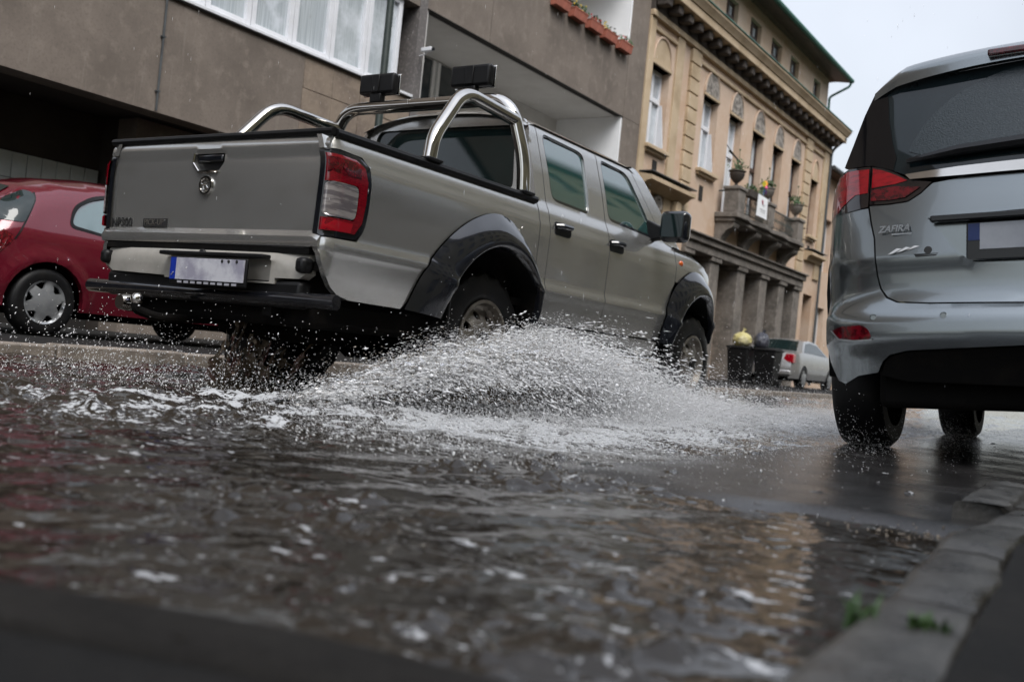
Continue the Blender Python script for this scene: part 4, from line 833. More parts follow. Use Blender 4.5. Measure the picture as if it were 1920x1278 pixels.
for s in (1, -1):
    f = lambda P: [(s * x, z) for x, z in P]
    lo = panel('tail_lamp', f([(-.673, 1.085), (-.74, 1.078), (-.895, 1.070), (-.905, 1.14), (-.885, 1.20), (-.835, 1.262), (-.79, 1.283), (-.673, 1.273)]), vmap(.006), .03, 'smoke_lens', van, lip=(0, .02, 0), flip=(s < 0))
    panel('lens', f([(-.678, 1.15), (-.74, 1.15), (-.80, 1.11), (-.83, 1.085), (-.893, 1.08), (-.899, 1.14), (-.879, 1.195), (-.832, 1.252), (-.79, 1.272), (-.678, 1.262)]), vmap(.009), .03, 'red_van', lo, lip=(0, .012, 0), flip=(s < 0), sharp=50)
    li = panel('tail_lamp', f([(-.667, 1.272), (-.616, 1.256), (-.555, 1.226), (-.495, 1.187), (-.405, 1.168), (-.448, 1.124), (-.50, 1.093), (-.58, 1.089), (-.667, 1.093)]), vmap(.006), .03, 'smoke_lens', van, lip=(0, .02, 0), flip=(s > 0))
    panel('lens', f([(-.661, 1.262), (-.616, 1.247), (-.558, 1.218), (-.505, 1.186), (-.56, 1.176), (-.661, 1.17)]), vmap(.009), .03, 'red_van', li, lip=(0, .012, 0), flip=(s > 0), sharp=50)
    panel('lower_lens', f([(-.661, 1.11), (-.58, 1.105), (-.51, 1.11), (-.45, 1.15), (-.56, 1.166), (-.661, 1.16)]), vmap(.012), .03, 'red_dark', li, lip=(0, .01, 0), flip=(s > 0), sharp=50)
    panel('reflector', f(round_poly([(-.815, .535), (-.765, .549), (-.665, .551), (-.634, .528), (-.625, .491), (-.70, .488), (-.775, .497)], .012)), vmap(.004), .03, 'red_dark', bumper, lip=(0, .01, 0), flip=(s > 0))
    panel('reflector_trim', f([(-.825, .536), (-.78, .490), (-.70, .480), (-.622, .484), (-.622, .490), (-.70, .487), (-.776, .496), (-.817, .537)]), vmap(.006), .03, 'hubcap', bumper, flip=(s > 0))
    for x in (.619, .332): MB().lathe([(0, -.002), (.011, -.002), (.0125, .003), (.014, -.001), (.015, .004)], 16, (s * x, vy(x, .583), .583), 'y').build('parking_sensor', 'steel_blue', bumper)
    for a, b in ((-.95, 0), (-.95, 1)): pass
vpanel('chrome_strip', [(0, 1.224), (-.30, 1.221), (-.515, 1.212), (-.493, 1.188), (-.29, 1.181), (0, 1.178)], 'chrome', off=.022, lip=.02)
gl = vpanel('rear_glass', [(0, 1.692), (-.43, 1.676), (-.626, 1.656), (-.69, 1.64), (-.73, 1.543), (-.775, 1.40), (-.81, 1.30), (-.79, 1.289), (-.667, 1.278), (-.55, 1.232), (-.515, 1.216), (0, 1.228)], 'van_glass', off=0, lip=.02, res=.05)
for s in (1, -1): panel('pillar_band', [(s * x, z) for x, z in [(-.63, 1.655), (-.69, 1.64), (-.73, 1.543), (-.775, 1.40), (-.81, 1.30), (-.79, 1.289), (-.667, 1.278), (-.57, 1.242), (-.56, 1.30), (-.585, 1.38), (-.61, 1.5)]], vmap(.003), .04, 'piano_black', gl, flip=(s > 0))
wc = (.02, 1.23)
panel('wiped_area', [(wc[0] + .54 * math.cos(a), wc[1] + .44 * math.sin(a) if True else 0) for a in np.linspace(R_(168), R_(30), 24)] + [(.3, 1.30), (-.42, 1.285)], vmap(.003), .04, 'wiped_glass', gl)
wp = MB(); wp.tube([(-.51, vy(.51, 1.275) - .022, 1.272), (-.30, vy(.3, 1.292) - .03, 1.292), (.02, vy(0, 1.30) - .035, 1.305)], [.012, .024, .028], 8).build('wiper', 'piano_black', gl)
def vspoil(u, v):
    x = (v - .5) * 2 * .69; a = abs(x) / .69; zb = 1.690 - .048 * a ** 2 - .03 * max(0, a - .85) / .15; zt = 1.775 - .03 * a ** 2 - .075 * max(0, (a - .78) / .22) ** 1.5; y0 = vy(x, zb) - .055 + .05 * a ** 4
    pr = [(y0 + .05, zb), (y0 + .0, zb - .004), (y0 + .01, zb + (zt - zb) * .55), (y0 + .05, zt - .006), (y0 + .12, zt), (y0 + .5, zt + .012)]; k = u * 5; i = min(4, int(k)); t_ = k - i
    return (x, pr[i][0] * (1 - t_) + pr[i + 1][0] * t_, pr[i][1] * (1 - t_) + pr[i + 1][1] * t_)
sp = MB().grid(vspoil, 15, 40).build('spoiler', 'steel_blue', van, sharp=60)
MB().box(-.20, .20, vy(0, 1.69) - .075, vy(0, 1.69) - .03, 1.705, 1.735).build('high_brake_lamp', 'red_dark', sp, bev=.008)
text_part('model_lettering', 'ZAFIRA', 'hubcap', tgate, (-.617, vy(.55, .96) - .008, .958), .040, (R_(90), 0, R_(-7)), ext=.002, shear=.25, bold=.0006)
MB().box(-.56, -.465, vy(.51, .95) - .005, vy(.51, .95) + .006, .944, .950).build('lettering_underline', 'hubcap', tgate)
lb = MB()
for k in range(3): lb.add([(-.575 + k * .036, vy(.53, .86) - .006, .858 + k * .007), (-.535 + k * .036, vy(.5, .87) - .006, .884 + k * .004), (-.515 + k * .036, vy(.5, .87) - .006, .880 + k * .004), (-.552 + k * .036, vy(.5, .86) - .006, .862 + k * .007)], [(0, 1, 2, 3)])
lb.build('bolt_emblem', 'chrome', tgate)
MB().lathe([(0, -.003), (.016, -.003), (.017, .003)], 18, (-.408, vy(.41, .868), .868), 'y').build('dealer_sticker', 'badge_dark', tgate); MB().box(-.466, -.345, vy(.41, .848) - .004, vy(.41, .848) + .004, .851, .8535).box(-.458, -.353, vy(.41, .846) - .004, vy(.41, .846) + .004, .842, .848).build('dealer_lettering', 'badge_dark', tgate)
vpanel('diffuser', [(0, .458), (-.48, .438), (-.55, .42), (-.58, .395), (-.60, .34), (-.50, .315), (0, .30)], 'undersurface', off=-.012, lip=.1)
MB().box(-.62, .62, .1, 4.0, .20, .50).build('underbody', 'undersurface', van, bev=.03)
# hull behind the tail: sides, roof, bonnet
hs = [(-.1, 1.72), (.4, 1.78), (1.4, 1.80), (2.4, 1.74), (3.3, 1.25), (4.1, 1.08), (4.5, .85), (4.5, .35)]
def hull(u, v):
    y = .34 + u * 4.1; zt = float(np.interp(y, [.3, 1.4, 2.3, 3.25, 4.0, 4.44], [1.775, 1.80, 1.74, 1.20, 1.05, .80])); a = (v - .5) * 2
    if abs(a) > .5: k = (abs(a) - .5) / .5; zs = np.interp(k, [0, .12, .5, .75, 1], [zt - .05, zt - .16 if zt > 1.3 else zt - .08, min(1.12, zt - .1), .8, .34]); xx = np.interp(k, [0, .12, .5, .75, 1], [.62, .68, .86, .92, .90])
    else: k = abs(a) / .5; zs = zt - .05 * k ** 3; xx = .62 * k
    xx *= 1 - .10 * max(0, (y - 3.4) / 1.0) ** 2; return (math.copysign(1, a) * float(xx), y, float(zs))
MB().grid(hull, 40, 56).build('body', 'steel_blue', van, sharp=60)
for s in (1, -1): MB().grid(lambda u, v: (s * (.895 - .20 * v), .55 + u * 2.5 - .4 * v * u, 1.14 + .48 * v * (1 - .25 * u)), 14, 5).build('side_window', 'van_glass', van)
for s in (1, -1):
    for y in (.84, 3.6): road_wheel(van, s * .945, y, .325, .235, .215, s, 5)

# ================================================================ burgundy hatchback on the far pavement
ka = empty('hatchback_car', (-8.32, 4.60, .098), label='small burgundy hatchback parked on the far pavement behind the pickup', cat='car')
ksil = [(-.52, .22), (-.60, .34), (-.62, .52), (-.56, .70), (-.47, .86), (-.30, 1.06), (-.12, 1.19), (.15, 1.27), (.55, 1.33), (1.1, 1.37), (1.55, 1.34), (1.95, 1.20), (2.35, .98), (2.8, .88), (3.05, .74), (3.12, .5), (3.08, .22)]
def kbase(y, z): return float(np.interp(z, [.2, .45, .62, .80, .9, 1.35], [.78, .815, .82, .80, .76, .58])) - .10 * max(0, (-.05 - y) / .5) ** 2 - .14 * max(0, (y - 2.3) / .8) ** 2
arch = lambda cy, r, z0=.22: [(cy + r * math.cos(a), .27 + r * math.sin(a)) for a in np.linspace(R_(-8), R_(188), 18)]
sil2 = ksil[:1] + ksil[1:]
kwrap = refine([p for p in ksil], .05)[:-1]; kwrap = [p for p in kwrap if p[1] > .24]
bot = []
full = ksil + [(2.45 + .33, .22)] + [(2.45 + .33 * math.cos(a), .27 + .33 * math.sin(a)) for a in np.linspace(R_(-5), R_(185), 16)] + [(2.45 - .33, .22), (.33, .22)] + [(.33 * math.cos(a), .27 + .33 * math.sin(a)) for a in np.linspace(R_(-5), R_(185), 16)] + [(-.33, .22)]
def kshell():
    S = [np.array(p) for p in ksil]
    def kx(y, z):
        d = 1e9; P = np.array([y, z])
        for a, b in zip(S, S[1:]): ab = b - a; t_ = min(1, max(0, float((P - a) @ ab / (ab @ ab)))); d = min(d, float(np.hypot(*(P - a - t_ * ab))))
        q = max(0, .16 - d); fl = .03 * max(0, 1 - abs(math.hypot(y, z - .27) - .36) / .06) + .03 * max(0, 1 - abs(math.hypot(y - 2.45, z - .27) - .36) / .06)
        return kbase(y, z) - (.16 - math.sqrt(max(0, .0256 - q * q))) * .9 + fl
    return kx
kx = kshell()
kwin = round_poly([(.20, .93), (.62, .88), (.66, 1.24), (.42, 1.17), (.26, 1.07)], [.05, .04, .04, .08, .08]); kwin2 = round_poly([(.74, .88), (1.95, .90), (1.62, 1.22), (1.3, 1.28), (.74, 1.26)], .05)
for s in (1, -1):
    bs = panel('body_side', full, lambda y, z: (s * kx(y, z), y, z), .05, 'burgundy', ka, [kwin, kwin2], lip=(-s * .05, 0, 0), sharp=60, flip=(s < 0))
    for wpoly in (kwin, kwin2): panel('side_window', wpoly, lambda y, z: (s * (kx(y, z) - .015), y, z), .08, 'car_glass_side', bs, flip=(s < 0))
    panel('window_trim', round_poly([(.17, .905), (.65, .855), (.69, 1.27), (.41, 1.20), (.23, 1.09)], [.06, .04, .04, .08, .08]), lambda y, z: (s * (kx(y, z) + .003), y, z), .05, 'black_plastic', bs, [kwin], flip=(s < 0))
    panel('bumper_trim', [(-.585, .30), (-.36, .30), (-.40, .42), (-.50, .50), (-.60, .50)], lambda y, z: (s * (kx(y, z) + .012), y, z), .05, 'burgundy', ka, lip=(-s * .02, 0, 0), flip=(s < 0))
    panel('tail_lamp', round_poly([(-.56, .60), (-.42, .60), (-.31, .72), (-.30, .77), (-.42, .84), (-.52, .82)], .02), lambda y, z: (s * (kx(y, z) + .006), y, z), .04, 'red_dark', ka, lip=(-s * .01, 0, 0), flip=(s < 0))
    panel('rear_glass_side', round_poly([(-.475, .885), (-.21, .885), (-.10, 1.08), (-.085, 1.14), (-.14, 1.165), (-.32, 1.05)], .03), lambda y, z: (s * (kx(y, z) + .005), y, z), .04, 'car_glass', ka, flip=(s < 0))
    panel('hatch_gap', [(-.075, 1.15), (-.09, 1.08), (-.20, .88), (-.285, .74), (-.295, .745), (-.212, .885), (-.102, 1.08), (-.088, 1.15)], lambda y, z: (s * (kx(y, z) + .004), y, z), .04, 'black_plastic', ka, flip=(s < 0))
    for y in (0, 2.45): road_wheel(ka, s * .805, y, .275, .165, .175, s, 6)
def kstrip(u, v):
    k = u * (len(kwrap) - 1); i = min(int(k), len(kwrap) - 2); t_ = k - i; y = kwrap[i][0] * (1 - t_) + kwrap[i + 1][0] * t_; z = kwrap[i][1] * (1 - t_) + kwrap[i + 1][1] * t_
    a = (v - .5) * 2; j0, j1 = max(0, i - 2), min(len(kwrap) - 1, i + 3); ty, tz = kwrap[j1][0] - kwrap[j0][0], kwrap[j1][1] - kwrap[j0][1]; L = math.hypot(ty, tz) or 1
    h = 1 - abs(a) ** 2.2; return (a * kx(y, z), y - tz / L * .07 * h, z + ty / L * .05 * h)
MB().grid(kstrip, 120, 24).build('body_skin', 'burgundy', ka, sharp=60)
def ufind(zz): return min(range(len(kwrap) // 2), key=lambda i: abs(kwrap[i][1] - zz)) / (len(kwrap) - 1)
rg = strip_panel('rear_window', kstrip, ufind(.88), ufind(1.16), .09, .91, 'car_glass', ka, .008)
text_part('model_lettering', 'KA', 'chrome', ka, (.60, -.50, .80), .07, (R_(75), 0, R_(30)), ext=.003, shear=.3)
MB().box(-.6, .6, -.3, 2.8, .16, .3).build('underbody', 'undersurface', ka, bev=.03)
MB().ball((.30, -.12, 1.0), (.20, .10, .08), 12, 8, .08).ball((.46, -.16, .94), (.12, .07, .06), 10, 7, .08).build('parcel_shelf_blanket', 'plush', ka)

# ================================================================ silver saloon and bins far down the street
sx0, sy0 = -9.55, 27.6
sd = empty('saloon_car', (-9.55, 27.6, PAVE_L), label='silver saloon car parked far down the street beside the bins', cat='car')
ssil = [(-.02, .28), (-.05, .55), (0, .80), (.10, .98), (.75, 1.03), (1.45, 1.38), (2.0, 1.43), (2.7, 1.38), (3.35, 1.0), (4.2, .88), (4.5, .7), (4.5, .28)]
def sbase(y, z): return float(np.interp(z, [.2, .5, .8, 1.0, 1.43], [.84, .88, .88, .85, .60])) - .08 * max(0, (.5 - y) / .5) ** 2 - .12 * max(0, (y - 3.8) / .7) ** 2
swrap = [p for p in refine(ssil, .06)[:-1] if p[1] > .30]
sfull = ssil + [(3.95, .28)] + [(3.6 + .36 * math.cos(a), .32 + .36 * math.sin(a)) for a in np.linspace(R_(-5), R_(185), 14)] + [(3.2, .28), (1.3, .28)] + [(.95 + .36 * math.cos(a), .32 + .36 * math.sin(a)) for a in np.linspace(R_(-5), R_(185), 14)] + [(.55, .28)]
for s in (1, -1):
    b_ = panel('body_side', sfull, lambda y, z: (s * sbase(y, z), y, z), .10, 'silver_far', sd, lip=(-s * .05, 0, 0), flip=(s < 0))
    panel('side_window', [(.95, 1.05), (3.2, 1.02), (2.68, 1.33), (2.0, 1.37), (1.5, 1.32)], lambda y, z: (s * (sbase(y, z) + .006), y, z), .1, 'car_glass', b_, flip=(s < 0))
    MB().prism([(s * .52, .74), (s * .84, .70), (s * .84, .96), (s * .62, .96)], 'y', -.03, .20).build('tail_lamp', 'red_bright', sd, bev=.02)
    for y in (.95, 3.6): road_wheel(sd, s * .885, y, .32, .21, .21, s, 5)
def sstrip(u, v):
    k = u * (len(swrap) - 1); i = min(int(k), len(swrap) - 2); t_ = k - i; y = swrap[i][0] * (1 - t_) + swrap[i + 1][0] * t_; z = swrap[i][1] * (1 - t_) + swrap[i + 1][1] * t_; a = (v - .5) * 2
    j0, j1 = max(0, i - 2), min(len(swrap) - 1, i + 3); ty, tz = swrap[j1][0] - swrap[j0][0], swrap[j1][1] - swrap[j0][1]; L = math.hypot(ty, tz) or 1; h = 1 - abs(a) ** 2.2
    return (a * sbase(y, z), y - tz / L * .06 * h, z + ty / L * .04 * h)
MB().grid(sstrip, 90, 20).build('body_skin', 'silver_far', sd, sharp=50)
uf = lambda yy: min(range(len(swrap)), key=lambda i: abs(swrap[i][0] - yy) + (5 if swrap[i][1] < .95 else 0)) / (len(swrap) - 1)
strip_panel('rear_window', sstrip, uf(.82), uf(1.42), .1, .9, 'car_glass', sd, .01)
MB().box(-.26, .26, -.13, -.10, .62, .73).build('number_plate', 'plate_white', sd); MB().box(-.8, .8, -.1, .1, .36, .5).build('bumper_lower', 'silver_far', sd, bev=.03); MB().box(-.7, .7, .3, 4.3, .2, .34).build('underbody', 'undersurface', sd)
for k, (x, y, lab) in enumerate(((-9.38, 25.3, 'left black wheeled bin with bags piled on its lid'), (-8.72, 25.5, 'right black wheeled bin nearest the silver saloon'))):
    b_ = empty('wheeled_bin', (x, y, PAVE_L), label=lab, cat='bin', group='black bins by the town house')
    MB().add([(-.22, -.25, .06), (.22, -.25, .06), (.22, .22, .06), (-.22, .22, .06), (-.29, -.34, .92), (.29, -.34, .92), (.29, .30, .92), (-.29, .30, .92)], [(0, 3, 2, 1), (4, 5, 6, 7), (0, 1, 5, 4), (1, 2, 6, 5), (2, 3, 7, 6), (3, 0, 4, 7)]).build('bin_body', 'black_plastic', b_, bev=.02)
    MB().prism([(-.36, .925), (.33, .925), (.33, .97), (.0, 1.02), (-.36, .97)], 'x', -.31, .31).build('lid', 'black_plastic', b_, bev=.012)
    for s in (-1, 1): MB().lathe([(0, -.03), (.1, -.03), (.1, .03), (0, .03)], 16, (s * .27, .22, .1), 'x').build('wheel', 'rubber', b_)
    MB().tube([(-.25, .36, .95), (.25, .36, .95)], .018, 8).build('handle', 'black_plastic', b_)
for x, y, s, m_, lab in ((-9.38, 25.25, .26, 'bag_yellow', 'pale yellow rubbish bag slumped on the left bin'), (-8.92, 25.45, .20, 'bag_dark', 'dark rubbish bag standing on the bins beside the yellow one')):
    e = empty('rubbish_bag', (x, y, 1.10), label=lab, cat='rubbish bag')
    MB().ball((0, 0, .16), (s, s * .9, .20 if s > .22 else .24), 16, 12, .07).build('sack', m_, e); MB().tube([(0, 0, .33), (.02, 0, .40), (.05, .02, .46)], [.05, .025, .06], 8).build('knot', m_, e)
# ================================================================ flood water
def water_mat():
    m = bpy.data.materials.new('muddy_water'); m.use_nodes = True; n, l = m.node_tree.nodes, m.node_tree.links; b = n['Principled BSDF']
    at = n.new('ShaderNodeAttribute'); at.attribute_name = 'foam'; t = n.new('ShaderNodeTexCoord')
    nz = n.new('ShaderNodeTexNoise'); nz.inputs['Scale'].default_value = 55; nz.inputs['Detail'].default_value = 7; l.new(t.outputs['Object'], nz.inputs['Vector'])
    ad = n.new('ShaderNodeMath'); ad.operation = 'MULTIPLY_ADD'; l.new(nz.outputs['Fac'], ad.inputs[0]); ad.inputs[1].default_value = 3.2; ad.inputs[2].default_value = -1.6
    sm = n.new('ShaderNodeMath'); sm.operation = 'ADD'; l.new(at.outputs['Fac'], sm.inputs[0]); l.new(ad.outputs[0], sm.inputs[1])
    mr_ = n.new('ShaderNodeMapRange'); mr_.interpolation_type = 'SMOOTHSTEP'; mr_.inputs[1].default_value = .38; mr_.inputs[2].default_value = .85; l.new(sm.outputs[0], mr_.inputs[0])
    mx = n.new('ShaderNodeMix'); mx.data_type = 'RGBA'; mx.inputs[6].default_value = (.026, .021, .016, 1); mx.inputs[7].default_value = (.52, .53, .54, 1); l.new(mr_.outputs[0], mx.inputs[0]); l.new(mx.outputs[2], b.inputs['Base Color'])
    rr = n.new('ShaderNodeMapRange'); rr.inputs[3].default_value = .02; rr.inputs[4].default_value = .45; l.new(mr_.outputs[0], rr.inputs[0]); l.new(rr.outputs[0], b.inputs['Roughness'])
    b.inputs['IOR'].default_value = 1.33; b.inputs['Specular IOR Level'].default_value = .85
    prev = None
    for sc, st, ds in ((60, .10, .004), (200, .06, .0012)):
        x = n.new('ShaderNodeTexNoise'); x.inputs['Scale'].default_value = sc; x.inputs['Detail'].default_value = 3; l.new(t.outputs['Object'], x.inputs['Vector'])
        bp_ = n.new('ShaderNodeBump'); bp_.inputs['Strength'].default_value = st; bp_.inputs['Distance'].default_value = ds; l.new(x.outputs['Fac'], bp_.inputs['Height'])
        if prev: l.new(prev, bp_.inputs['Normal'])
        prev = bp_.outputs[0]
    l.new(prev, b.inputs['Normal']); return m
M['water'] = water_mat()
M['drop'] = mat('spray_drop', (.95, .95, .96), .15, ior=1.33, spec=.6, noise=(3, (.86, .86, .86), .4, .7))
M['drop_brown'] = mat('muddy_spray', (.50, .45, .38), .12, trans=.2, ior=1.33, noise=(3, (.56, .52, .46), .4, .7))
M['sheet'] = mat('torn_water_sheet', (.26, .20, .14), .08, trans=.4, ior=1.33, noise=[(5, (.34, .28, .21), .42, .66), (24, (.62, .60, .57), .56, .72, (1, 1, .6))], bump=[(22, .7, .02), (90, .5, .006)])
M['sheet_white'] = mat('aerated_water', (.92, .92, .93), .25, trans=.0, ior=1.33, noise=[(9, (.60, .58, .54), .45, .65)], bump=[(60, .6, .01)])
M['sheet_clear'] = mat('clear_water_sheet', (.62, .58, .52), .04, trans=.9, ior=1.33, noise=[(12, (.80, .80, .80), .45, .6)], bump=[(30, .7, .02), (110, .4, .005)])
def wake(x, y):
    a = np.exp(-((x + 3.55) / 1.25) ** 2) * sst((8.6 - y) / 1.6) * sst((y - .6) / 1.6)
    return np.clip(a, 0, 1)
def side_wash(x, y):                                   # wash thrown out beside the truck, on the camera's side
    lim = np.interp(y, [0, 1.6, 2.2, 3.0, 4.0, 6.0, 9.0, 13], [-2.3, -1.9, -1.38, -1.20, -1.15, -1.25, -1.6, -2.2])
    return sst((lim - x) / .75) * sst((x + 3.5) / .4) * sst((y - 1.3) / 1.0) * (1 - .45 * sst((y - 5.5) / 4)) * sst((15 - y) / 4)
def water_h(x, y):
    w = wake(x, y); s = side_wash(x, y); rd = 1 - np.abs(fbm(x * 2.3 + 3, y * 2.9, 3)) * 3.2
    pk = .25 + 1.5 * sst((fbm(x * 1.6 + 9, y * 2.4, 3) + .12) / .4); c1 = fbm(x * 19 + y * 6, y * 21 - x * 5, 2, .45)
    h = pk * (.021 * np.clip(c1 - .03, 0, 1) ** 1.25 + .0042 * fbm(x * 13, y * 14, 2)) + .0012 * fbm(x * 40, y * 44, 2) + .007 * fbm(x * 3.2, y * 4, 2)
    h = h + w * (.034 * fbm(x * 5.5, y * 6.5, 4, .5) + .012 * np.clip(rd, 0, 1) ** 2) + s * (.022 * fbm(x * 5, y * 6, 4, .62) + .010)
    rip = np.sin((y * .55 - x) * 21 + 2.5 * fbm(x * 1.5, y * 1.5, 2)) * .0035 * sst((x + 2.4) / .5) * sst((-.5 - x) / .5); return WATER_Z + h + rip * .6
def foam(x, y):
    w = wake(x, y); s = side_wash(x, y); n1 = fbm(x * 3.5, y * 5, 4, .6); n2 = fbm(x * 9 + 7, y * 13, 4, .6)
    f = s * (.26 + .58 * sst((y - 1.9) / 1.1) + .6 * n1 + .9 * n2) + w * (-.22 + .8 * n1 + .9 * n2) * .7
    pt = np.clip((fbm(x * 9 + 31, y * 26 + 11, 4, .68) - .50) * 4, 0, 1) * sst((x + 3) / .8) * .9           # drifting scraps of foam
    return np.clip(f + pt, 0, 1)
ws = grid_mesh('flood_water', np.concatenate([np.arange(KX + .01, -2.0, .0165), np.arange(-2.0, -.12, .0088)]), np.concatenate([np.arange(.30, 2.5, .0082), np.arange(2.5, 9.6, .0165)]), water_h, 'water', 'structure', {'foam': foam})
grid_mesh('flood_water', np.arange(KX + .01, -.1, .06), np.concatenate([np.arange(9.58, 20, .08), np.arange(20, 46, .3)]), lambda x, y: water_h(x, y) - .001, 'water', 'structure', {'foam': foam})

# ---------------------------------------------------------------- spray: octahedral drops stretched along their flight
OCT_F = np.array([(0, 2, 4), (2, 1, 4), (1, 3, 4), (3, 0, 4), (2, 0, 5), (1, 2, 5), (3, 1, 5), (0, 3, 5)])
def drops(name, P, Vv, r, stretch, m, label=None):
    n = len(P); d = Vv / (np.linalg.norm(Vv, axis=1, keepdims=True) + 1e-9)
    a = np.cross(d, np.array([.31, .77, .55])); a /= np.linalg.norm(a, axis=1, keepdims=True); b = np.cross(d, a)
    r = r[:, None]; L = (r[:, 0] * stretch)[:, None]; off = rng.uniform(.7, 1.3, (n, 2))
    V_ = np.stack([P + a * r * off[:, :1], P - a * r, P + b * r * off[:, 1:], P - b * r, P + d * L, P - d * L * .8], 1)
    F = (OCT_F[None] + (np.arange(n) * 6)[:, None, None]).reshape(-1, 3)
    return big_mesh(name, V_.reshape(-1, 3), F, m, 'stuff')
HY = [2.72, 2.95, 3.15, 3.45, 3.85, 4.4, 5.0, 5.6, 6.3, 7.0, 7.8]; HZ = [.02, .10, .20, .285, .33, .31, .195, .125, .08, .05, .02]
def crest(y): return np.interp(y, HY, HZ)
def lip_pt(y, v):
    H = crest(y); x = -3.03 + (.16 + 1.15 * H) * v ** 1.3; z = .03 + H * np.sin(np.clip(v, 0, 1.3) * math.pi / 2) ** .85; return x, z
def sheet(y0, y1, nu, nv, ph, hs, tear, m, fu=60, fv=11, lim=.22, out=0.0):
    """a torn sheet of water climbing from the tyres to the crest; fu >> fv tears it into strands"""
    u = np.linspace(0, 1, nu)[:, None] * np.ones((1, nv)); v = np.ones((nu, 1)) * np.linspace(0, 1.14, nv)[None]
    y = y0 + (y1 - y0) * u; x, z = lip_pt(y, v * (1 + .10 * fbm(u * 26 + ph, v * 2, 3))); n1 = fbm(u * 34 + ph, v * 7, 4, .6); n2 = fbm(u * 9 + ph, v * 4, 3)
    x = x + .05 * n2 + .022 * n1 + out * (.3 + v); z = z * hs + .03 * n1 * v + .025 * n2; y = y + .30 * (v - .5) * v + .05 * n2
    i = np.arange(nu * nv).reshape(nu, nv); F = np.stack([i[:-1, :-1], i[1:, :-1], i[1:, 1:], i[:-1, 1:]], -1).reshape(-1, 4)
    k = fbm(u * fu + ph * 3, v * fv, 4, .62) + tear * (v - .55) < lim; F = F[k[:-1, :-1].ravel()]
    return big_mesh('water_splash', np.stack([x, y, z], -1).reshape(-1, 3), F, m, 'stuff')
sheet(2.85, 5.2, 240, 50, 1.0, .92, .35, 'sheet')
sheet(2.8, 7.4, 800, 60, 4.0, 1.0, -.25, 'sheet_white', 330, 14, -.10, .03); sheet(4.6, 7.9, 700, 50, 7.0, .80, .3, 'sheet_white', 300, 14, -.13, .14)
sheet(2.75, 3.7, 140, 50, 17.0, 1.05, .25, 'sheet_clear', 16, 4, .2, .03)
def spray(n, ylo, yhi, seed_v=(.72, 1.05), tmax=.24, spread=.03, up=.15):
    J = 60; jy = rng.uniform(ylo, yhi, J); jv = np.stack([rng.normal(0, .55, J), rng.normal(0, .55, J), rng.normal(.12, .38, J)], 1); jz = rng.normal(0, .10, J)   # water leaves the tyres in separate jets
    j = rng.integers(0, J, n * 3); jet = rng.random(n * 3) < .62; yy = np.where(jet, jy[j] + rng.normal(0, .055, n * 3), rng.uniform(ylo, yhi, n * 3)); keep = rng.random(n * 3) < ((crest(yy) + .05) / .38) ** .75; yy = yy[keep][:n]; j = j[keep][:n]; jet = jet[keep][:n]; n = len(yy)
    v = rng.uniform(*seed_v, n); x, z = lip_pt(yy, v); z = z * (1 + jet * jz[j]); t = rng.random(n) ** 1.1 * tmax
    vel = np.stack([rng.gamma(3, .60, n) + .35, rng.normal(1.3, .8, n), rng.normal(up, .5, n)], 1)
    vel = np.where(jet[:, None], vel * np.array([.55, .5, .4]) + np.array([.9, .6, up * .6]) + jv[j], vel)
    P = np.stack([x, yy + .15 * (v - .5), z], 1) + rng.normal(0, spread, (n, 3)) + vel * t[:, None]; P[:, 2] -= 4.9 * t * t; vel[:, 2] -= 9.8 * t
    k = P[:, 2] > .03; hol = (P[:, 1] > 3.05) & (P[:, 1] < 4.55) & (P[:, 2] < .62 * crest(P[:, 1])) & (P[:, 0] < -2.2); k &= ~(hol & (rng.random(n) < .93)); return P[k], vel[k]
def sizes(n, a=.0011, b=.0036): return a + (b - a) * rng.random(n) ** 3.2
TET_F = np.array([(0, 1, 2), (0, 3, 1), (1, 3, 2), (2, 3, 0)])
def mist(name, P, Vv, r, stretch, m):
    n = len(P); d = Vv / (np.linalg.norm(Vv, axis=1, keepdims=True) + 1e-9); a = np.cross(d, np.array([.31, .77, .55])); a /= np.linalg.norm(a, axis=1, keepdims=True); b = np.cross(d, a); r = r[:, None]
    V_ = np.stack([P + d * r * stretch, P - d * r * stretch * .6 + a * r, P - d * r * stretch * .6 - a * r * .5 + b * r * .87, P - d * r * stretch * .6 - a * r * .5 - b * r * .87], 1)
    return big_mesh(name, V_.reshape(-1, 3), (TET_F[None] + (np.arange(n) * 4)[:, None, None]).reshape(-1, 3), m, 'stuff')
P, v = spray(140000, 2.75, 8.0, (.5, 1.03), .30, .032, .0); mist('spray_mist', P, v, rng.uniform(.0006, .0013, len(P)), rng.uniform(3, 8, (len(P), 1)), 'drop')
P, v = spray(2600, 2.75, 7.2, (.7, 1.1), .18, .03, .3); drops('spray', P, v, sizes(len(P), .0022, .005), rng.uniform(5, 11, len(P)), 'drop')
P, v = spray(380, 2.75, 7.2, (.8, 1.15), .22, .05, .6); drops('spray', P, v, sizes(len(P), .005, .011), rng.uniform(1, 2, len(P)), 'drop')
P, v = spray(42000, 2.75, 8.0); drops('spray', P, v, sizes(len(P)), rng.uniform(2.0, 5.5, len(P)), 'drop')
P, v = spray(5000, 2.75, 7.6, (.8, 1.1), .2, .04, .4); drops('spray', P, v, sizes(len(P), .0025, .0065), rng.uniform(1.3, 3.4, len(P)), 'drop')
P, v = spray(11000, 2.9, 5.2, (.2, 1.0), .12, .04); drops('spray', P, v, sizes(len(P)), rng.uniform(1.4, 4.0, len(P)), 'drop_brown')
